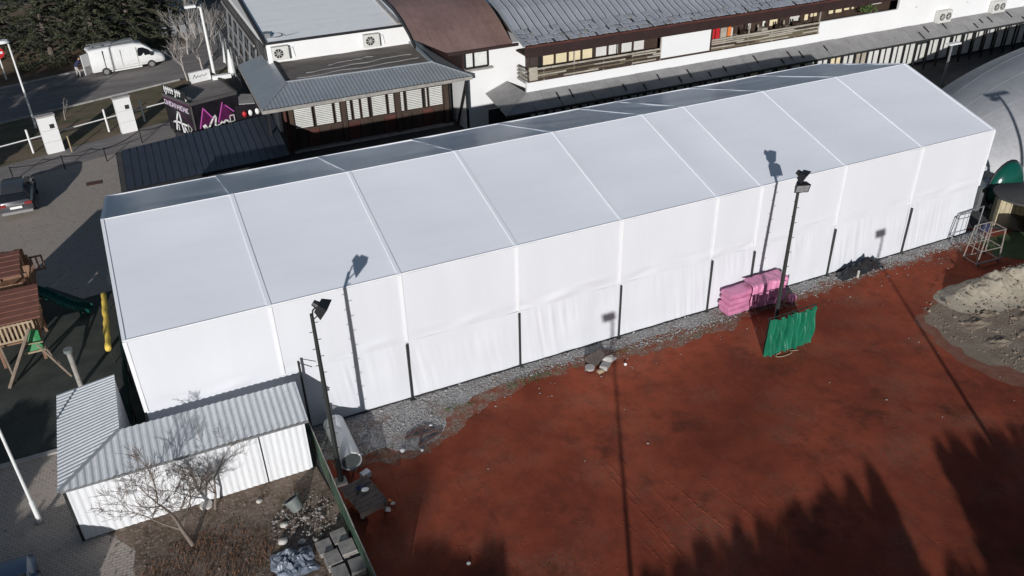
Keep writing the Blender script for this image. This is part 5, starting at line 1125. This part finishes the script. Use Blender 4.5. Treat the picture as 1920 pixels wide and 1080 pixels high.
def van(loc, rot):
    o = thing('white_van', 'white high-roofed delivery van with open rear door on the road', 'van', loc); M_ = Matrix.Translation(loc) @ Matrix.Rotation(rot, 4, 'Z') @ Matrix.Diagonal((.90, .86, .82, 1))
    S = [(-3.3, .98, .88, .45, 1.35, 2.70), (-3.2, 1.0, .92, .42, 1.35, 2.80), (-1.0, 1.0, .93, .42, 1.35, 2.86), (1.0, 1.0, .92, .42, 1.35, 2.84), (1.75, 1.0, .88, .42, 1.35, 2.66), (2.35, .99, .84, .42, 1.32, 2.15), (2.85, .97, .80, .42, 1.2, 1.55), (3.35, .93, .78, .42, 1.0, 1.32), (3.62, .82, .70, .45, .85, 1.1), (3.70, .7, .6, .5, .8, .95)]
    mb = MB(); mb.rings([place(M_, [(x, y, z) for y, z in ring_sec(a, b, z0, zb, z1)]) for x, a, b, z0, zb, z1 in S]); mb.build('body', 'white_paint', o, smooth=35)
    for x in (-2.1, 2.25):
        for y in (-.92, .92): wheel(None, M_, x, y, .36, .24, o)
    for s_ in (-1, 1):
        mb = MB(); mb.add(place(M_, [(1.15, s_*1.008, 1.42), (2.62, s_*.985, 1.40), (2.25, s_*.93, 1.95), (1.75, s_*.925, 2.28), (1.2, s_*.93, 2.28)]), [(0, 1, 2, 3, 4)]); mb.build('side_window', 'glass_dark', o)
        mb = MB(); mb.box(2.3, 2.45, min(s_*1.02, s_*1.28), max(s_*1.02, s_*1.28), 1.35, 1.75, M=M_); mb.build('mirror', 'rubber', o)
        mb = MB(); mb.box(-2.6, 2.9, min(s_*1.005, s_*1.03), max(s_*1.005, s_*1.03), .62, .74, M=M_); mb.build('side_moulding', 'ac', o)
    for x0, x1 in ((1.08, 1.11), (-.42, -.39)):
        mb = MB(); mb.box(x0, x1, -1.022, -1.008, .55, 2.4, M=M_); mb.build('door_gap', 'rubber', o)
    mb = MB(); mb.box(-2.05, -1.98, -1.03, -.95, .5, 2.6, M=M_); mb.build('rail_strip', 'rubber', o)
    mb = MB(); mb.box(-1.6, 1.3, -1.16, -1.0, .28, .42, M=M_); mb.build('side_step', 'white_paint', o)
    mb = MB(); mb.add(place(M_, [(1.82, -.8, 2.66), (1.82, .8, 2.66), (2.8, .74, 1.62), (2.8, -.74, 1.62)]), [(0, 1, 2, 3)]); mb.build('windscreen', 'glass_dark', o)
    mb = MB()
    for k in range(5): mb.bar(M_ @ Vector((-2.9+1.0*k, -.8, 2.98)), M_ @ Vector((-2.9+1.0*k, .8, 2.98)), .07, .06)
    mb.bar(M_ @ Vector((-3.1, -.8, 3.0)), M_ @ Vector((1.2, -.8, 3.0)), .06, .06); mb.bar(M_ @ Vector((-3.1, .8, 3.0)), M_ @ Vector((1.2, .8, 3.0)), .06, .06)
    mb.bar(M_ @ Vector((-2.8, .1, 3.06)), M_ @ Vector((.9, .2, 3.08)), .3, .07); mb.bar(M_ @ Vector((-1.0, -.4, 3.06)), M_ @ Vector((1.1, -.3, 3.1)), .16, .12); mb.build('roof_rack', 'steel_grey', o)
    mb = MB(); mb.box(-3.34, -3.31, -.85, .85, .6, 2.5, M=M_); mb.build('load_opening', 'rubber', o)
    D_ = M_ @ Matrix.Translation((-3.32, -.95, 0)) @ Matrix.Rotation(radians(128), 4, 'Z')
    mb = MB(); mb.box(0, .06, 0, .95, .5, 2.62, M=D_); dr_ = mb.build('rear_door', 'white_paint', o)
    mb = MB(); mb.box(-.012, .072, .1, .85, .5, 1.35, M=D_); mb.build('door_panel', 'concrete', dr_)
    D2 = M_ @ Matrix.Translation((-3.32, .95, 0)) @ Matrix.Rotation(radians(60), 4, 'Z')
    mb = MB(); mb.box(0, .06, -.95, 0, .5, 2.62, M=D2); mb.build('rear_door', 'white_paint', o)
    for y in (-.8, .8):
        mb = MB(); mb.box(3.45, 3.6, y-.16, y+.16, .85, 1.05, M=M_); mb.build('headlight', 'lens', o)
    mb = MB(); mb.box(-3.5, -3.3, -.9, .9, .38, .55, M=M_); mb.build('bumper', 'rubber', o)
    return o
van((2.05, 56.3, 0), radians(8.5))
# person bending at the back of the van
def person(loc, rot):
    o = thing('person', 'person in dark blue jacket and pale trousers bending behind the van', 'person', loc); M_ = Matrix.Translation(loc) @ Matrix.Rotation(rot, 4, 'Z')
    J = {'pel': (0, 0, .92), 'sp': (.10, 0, 1.12), 'ch': (.30, 0, 1.32), 'nk': (.42, 0, 1.46), 'hd': (.50, 0, 1.56), 'ht': (.55, 0, 1.68)}
    for s_, n_ in ((1, 'l'), (-1, 'r')):
        J['h'+n_] = (.0, .11*s_, .88); J['k'+n_] = (.06+.12*(s_ < 0), .12*s_, .48); J['a'+n_] = (-.04+.16*(s_ < 0), .13*s_, .09); J['f'+n_] = (.12+.16*(s_ < 0), .14*s_, .04)
        J['s'+n_] = (.34, .20*s_, 1.36); J['e'+n_] = (.48, .24*s_, 1.10); J['w'+n_] = (.68, .17*s_, .98); J['p'+n_] = (.76, .15*s_, .94)
    E = [('pel', 'sp'), ('sp', 'ch'), ('ch', 'nk'), ('nk', 'hd'), ('hd', 'ht')]
    for n_ in 'lr': E += [('pel', 'h'+n_), ('h'+n_, 'k'+n_), ('k'+n_, 'a'+n_), ('a'+n_, 'f'+n_), ('ch', 's'+n_), ('s'+n_, 'e'+n_), ('e'+n_, 'w'+n_), ('w'+n_, 'p'+n_)]
    ks_ = list(J); me = bpy.data.meshes.new('body'); me.from_pydata([tuple(M_ @ Vector(J[k])-Vector(loc)) for k in ks_], [(ks_.index(a), ks_.index(b)) for a, b in E], [])
    b = bpy.data.objects.new('body', me); C.objects.link(b); b.parent = o; b.modifiers.new('skin', 'SKIN')
    rad = {'pel': .15, 'sp': .14, 'ch': .17, 'nk': .065, 'hd': .10, 'ht': .085}; base = {'h': .10, 'k': .068, 'a': .045, 'f': .045, 's': .075, 'e': .05, 'w': .034, 'p': .04}
    for i, k in enumerate(ks_): r = rad.get(k, base.get(k[0], .05)); me.skin_vertices[0].data[i].radius = (r, r); me.skin_vertices[0].data[i].use_root = (k == 'pel')
    b.modifiers.new('sub', 'SUBSURF').levels = 1; b.modifiers['sub'].render_levels = 1
    dg = bpy.context.evaluated_depsgraph_get(); ev = b.evaluated_get(dg); m2 = bpy.data.meshes.new_from_object(ev); b.modifiers.clear(); b.data = m2
    for k in ('cloth_navy', 'cloth_pale', 'skin', 'hair'): m2.materials.append(MT[k])
    Mi = M_.inverted()
    for f in m2.polygons:
        p = Mi @ (f.center+Vector(loc)); f.use_smooth = True
        f.material_index = 1 if p.z < .93 and p.x < .42 else (2 if (p.x > .62 and p.z < 1.06) or p.z > 1.49 else 0)
        if p.z < .1: f.material_index = 3
    mb = MB(); mb.blob(M_ @ Vector((.51, 0, 1.66)), (.11, .105, .085), 0, 10, 6); mb.build('hair', 'hair', o, smooth='all')
person((-2.05, 55.75, 0), radians(25))
def suv(loc, rot, paint, name, label, plate=True):
    o = thing(name, label, 'car', loc); M_ = Matrix.Translation(loc) @ Matrix.Rotation(rot, 4, 'Z')
    S = [(-2.25, .86, .80, .38, .80, 1.0), (-2.18, .92, .86, .32, .9, 1.10), (-1.6, .93, .88, .28, .95, 1.13), (1.0, .93, .88, .28, .93, 1.06), (1.9, .91, .82, .3, .85, .96), (2.2, .8, .7, .36, .75, .82)]
    mb = MB(); mb.rings([place(M_, [(x, y, z) for y, z in ring_sec(a, b, z0, zb, z1)]) for x, a, b, z0, zb, z1 in S]); mb.build('body', paint, o, smooth=35)
    G = [(-2.16, .78, 1.05, 1.10), (-1.85, .70, 1.05, 1.55), (-1.5, .66, 1.05, 1.68), (-.3, .66, 1.05, 1.72), (.4, .64, 1.05, 1.60), (1.15, .74, 1.0, 1.04)]
    mb = MB(); mb.rings([place(M_, [(x, -.84, z0), (x, -h, z1-.04), (x, -h*.85, z1), (x, h*.85, z1), (x, h, z1-.04), (x, .84, z0)]) for x, h, z0, z1 in G]); mb.build('cabin_glass', 'glass_dark', o, smooth=30)
    mb = MB(); rr = [[(x, -h*1.01, z1-.06), (x, -h*.85, z1+.025), (x, h*.85, z1+.025), (x, h*1.01, z1-.06)] for x, h, z0, z1 in [(-2.0, .71, 1, 1.52)]+G[2:5]]
    mb.add([M_ @ Vector(p) for r_ in rr for p in r_], [(i*4+k, i*4+k+1, (i+1)*4+k+1, (i+1)*4+k) for i in range(len(rr)-1) for k in range(3)]); mb.build('roof', paint, o, smooth=35)
    for x in (-1.35, 1.35):
        for y in (-.84, .84): wheel(None, M_, x, y, .35, .22, o)
    for s_ in (-1, 1):
        mb = MB(); mb.box(-2.29, -2.16, min(s_*.52, s_*.9), max(s_*.52, s_*.9), .82, 1.0, M=M_); mb.build('tail_light', 'light_red', o)
        mb = MB(); mb.box(2.05, 2.2, min(s_*.5, s_*.82), max(s_*.5, s_*.82), .68, .8, M=M_); mb.build('headlight', 'lens', o)
        mb = MB(); mb.box(.75, .92, min(s_*.9, s_*1.08), max(s_*.9, s_*1.08), 1.0, 1.14, M=M_); mb.build('mirror', paint, o)
    mb = MB(); mb.box(-2.31, -2.2, -.5, .5, .88, .93, M=M_); mb.build('trim_strip', 'silver', o)
    mb = MB(); mb.box(-2.34, -2.18, -.85, .85, .34, .50, M=M_); mb.build('bumper', 'silver', o)
    mb = MB(); mb.box(-2.34, -2.28, -.33, .33, .66, .80, M=M_); mb.build('number_plate', 'plate', o)
    return o
suv((-5.85, 29.1, 0), radians(90), 'car_dark', 'dark_car', 'dark car seen from behind on the paved yard, left edge')
suv((-5.15, -5.35, 0), radians(90), 'car_blue', 'blue_grey_car', 'blue-grey car roof cut by the bottom left corner')

# ------------------------------------------------------------------ evergreen trees
def foliage(mb, q, c, r, n, s):
    for i in range(n):
        while True:
            p = Vector((q.uniform(-1, 1), q.uniform(-1, 1), q.uniform(-1, 1)))
            if p.length <= 1: break
        p = Vector(c)+Vector((p.x*r[0], p.y*r[1], p.z*r[2])); a = Vector((q.uniform(-1, 1), q.uniform(-1, 1), q.uniform(-.6, .5))).normalized()*s*q.uniform(.6, 1.3); b = a.cross(Vector((q.uniform(-1, 1), q.uniform(-1, 1), q.uniform(-1, 1)))).normalized()*s*q.uniform(.16, .42)
        mb.add([p-a, p+b, p+a, p-b], [(0, 1, 2, 3)])
def cedar(base, h, R, seed, label, nb=90, z0=.08):
    q = random.Random(seed); B_ = Vector(base); o = thing('cedar_tree', label, 'tree', base, 'cedars beyond the road')
    mb = MB(); mb.tube([B_, B_+Vector((q.uniform(-.2, .2), q.uniform(-.2, .2), h))], [.28, .05], 8); 
    cr = MB()
    for k in range(nb):
        t = z0+(1-z0)*(k/nb); z = h*t; L = R*(1-t)**.75*q.uniform(.6, 1.15)+.25; a = k*2.399+q.uniform(-.3, .3)
        d = Vector((cos(a), sin(a), q.uniform(-.12, .12))); e = B_+Vector((0, 0, z)); pts = [e, e+d*L*.5+Vector((0, 0, .05*L)), e+d*L-Vector((0, 0, .14*L))]
        mb.tube(pts, [.05, .035, .012], 4, cap=False)
        for j in range(6):
            s_ = .25+.75*j/5; c = lerp(pts[0], pts[1], s_*2) if s_ < .5 else lerp(pts[1], pts[2], s_*2-1)
            foliage(cr, q, c, (.36, .36, .10), int(10+8*s_), q.choice((.12, .18, .26)))
    mb.build('trunk', 'bark', o); cr.build('crown', 'needle', o)
for k, (x, y, h, R, l) in enumerate(((-8.8, 65.0, 11, 3.8, 'dark cedar at the far left edge behind the road sign'), (-4.2, 63.8, 12, 4.2, 'broad dark cedar left of the white van'), (-.2, 62.6, 11, 3.6, 'dark cedar right behind the rear of the van'), (3.2, 64.5, 12, 3.8, 'dark cedar behind the front of the van'), (6.2, 69.5, 11, 3.4, 'dark cedar standing farther back near the bare trees'), (-12, 69, 13, 4.2, 'tall cedar behind the leftmost cedar'), (-1.5, 70, 13, 4.5, 'tall dark cedar farther back between two nearer cedars'))):
    cedar((x, y, 0), h, R, 50+k, l, 120)
mb = MB(); q = random.Random(77)
for (x, y, z, r) in ((-6.3, 60.2, .5, .9), (-3.6, 60.0, .6, .9), (1.0, 60.8, .6, 1.0), (3.8, 60.6, .6, .9), (5.4, 62, .8, 1.0)): foliage(mb, q, (x, y, z), (r*1.3, r*.8, r*.7), 420, .16)
hd = mb.build('undergrowth', 'needle', None, kind='stuff')
ht = thing('hedge', 'olive green hedge beyond the brown curved roof at the top', 'hedge', (31, 48, 0))
mb = MB()
for k in range(14): foliage(mb, q, (22.6+1.6*k, 47+.25*k, 2.7), (1.3, 1.2, 2.6), 520, .22)
mb.build('leaves', 'hedge', ht)
mb = MB(); mb.box(29.4, 33.5, 44.0, 46, 0, 4.7); ob = mb.build('white_outbuilding', 'plaster', None); tag(ob, 'small piece of a white house above the brown curved roof', 'building')
# out of the picture on the near side: a thuja row and trees whose shade reaches the court and the road
def thuja(base, h, R, seed, label, group, name='thuja_tree', flat=1.0):
    q = random.Random(seed); B_ = Vector(base); o = thing(name, label, 'tree', base, group); mb = MB(); mb.tube([B_, B_+Vector((0, 0, h*.9))], [.15, .03], 6); mb.build('trunk', 'bark', o)
    cr = MB()
    for k in range(46):
        t = k/46; r = R*(1-t)**.42*(.8+.4*q.random())+.05; foliage(cr, q, B_+Vector((0, 0, .25+(h-.3)*t)), (r, r, h/46*1.5), int(46+60*(1-t)), .2)
    for k in range(3):
        a = q.uniform(0, 6.3); foliage(cr, q, B_+Vector((cos(a)*R*.6, sin(a)*R*.6, h*q.uniform(.55, .8))), (.2, .2, .7), 60, .14)
    cr.build('crown', 'thuja', o)
tq = random.Random(15); TY = -34.0
def hrow(ty): return (-TY+ty)*.30
tips = [(12.0, -13.2), (13.1, -12.5), (14.2, -11.9), (15.3, -11.9), (16.5, -11.75), (17.9, -11.6), (18.9, -11.9), (20.4, -11.7), (21.2, -12.2), (22.0, -11.75), (23.0, -11.6), (24.2, -11.3), (27.5, -11.7), (28.3, -11.5), (29.1, -12.0), (29.9, -12.0), (31.0, -13.0), (32.4, -12.6), (33.8, -12.4)]
place_ = ['first', 'second', 'third', 'fourth', 'fifth', 'sixth', 'seventh', 'eighth', 'ninth', 'tenth', 'eleventh', 'twelfth']
for k, (tx, ty) in enumerate(tips):
    h = hrow(ty); left = k < 12
    thuja((tx-.53*h/.30, TY+tq.uniform(-.2, .2), 0), h, 1.15 if k not in (11, 12) else .8, 100+k, '%s spiky thuja of the %s row behind the near side of the court' % (place_[k if left else k-12], 'long' if left else 'short'), 'thuja row beyond the near side of the court')
for (xa, xb, hh, l) in ((-.7, 12.2, 6.4, 'long clipped hedge under the long thuja row'), (15.8, 25, 6.35, 'shorter clipped hedge under the short thuja row'), (12.2, 15.8, 5.2, 'lower stretch of hedge between the two thuja rows')):
    o = thing('hedge', l, 'hedge', ((xa+xb)/2, TY, 0)); mb = MB(); mb.box(xa, xb, TY-.35, TY+.35, 0, hh-.25); mb.build('solid_core', 'bark', o)  # solid core added inside so the hedge shades without gaps
    cr = MB(); n = int((xb-xa)/.5)
    for i in range(n+1):
        x = xa+(xb-xa)*i/n
        foliage(cr, tq, (x, TY, hh-.35+tq.uniform(-.12, .18)), (.35, .5, .4), 110, .16); foliage(cr, tq, (x, TY, hh*.5), (.4, .6, hh*.45), 120, .22)
    cr.build('leaves', 'thuja', o)
def broad(base, h, R, seed, label, group='trees beyond the left edge'):
    q = random.Random(seed); B_ = Vector(base); o = thing('broad_tree', label, 'tree', base, group); mb = MB(); mb.tube([B_, B_+Vector((0, 0, h*.6))], [.3, .15], 7); mb.build('trunk', 'bark', o); cr = MB()
    for k in range(26):
        a = q.uniform(0, 6.3); rr = R*sqrt(q.random())*.8; foliage(cr, q, B_+Vector((cos(a)*rr, sin(a)*rr, h*q.uniform(.35, .92))), (R*.36, R*.36, R*.25), 260, .28)
    cr.build('crown', 'hedge', o)
side = ['nearest the parked car', 'farthest out near the road', 'in the middle of the yard edge', 'small one by the parked car', 'small one level with the shed', 'larger one below the shed', 'small one closest to the blue-grey car']
for k, (x, y, h, R) in enumerate(((-16.5, 27.5, 8.5, 3.5), (-21, 31, 9, 4), (-20, 22, 8, 3.2), (-13.2, 29.8, 4.2, 2.0), (-11.3, -4.6, 3.2, 1.8), (-12.5, -8.2, 4.0, 2.2), (-10.6, -10.4, 3.0, 1.5))):
    broad((x, y, 0), h, R, 200+k, 'broad leafy tree beyond the left edge, '+side[k])
broad((-4.4, -30.5, 0), 7.3, 2.0, 301, 'slim unseen leafy tree added to shade the clay below the fence', 'unseen trees added for shade')  # this and the next: unseen, added to darken the clay beside the fence
broad((-2.2, -31.5, 0), 6.7, 1.6, 302, 'shorter unseen leafy tree added for shade right of the slim one', 'unseen trees added for shade')
broad((-36.9, -90, 0), 28.0, 2.6, 303, 'very tall distant unseen tree added for soft shade, left one', 'unseen trees added for shade')  # this pair: unseen, added far off to lay soft-edged shade on the clay
broad((-34.2, -91, 0), 27.6, 2.3, 304, 'very tall distant unseen tree added for soft shade, right one', 'unseen trees added for shade')
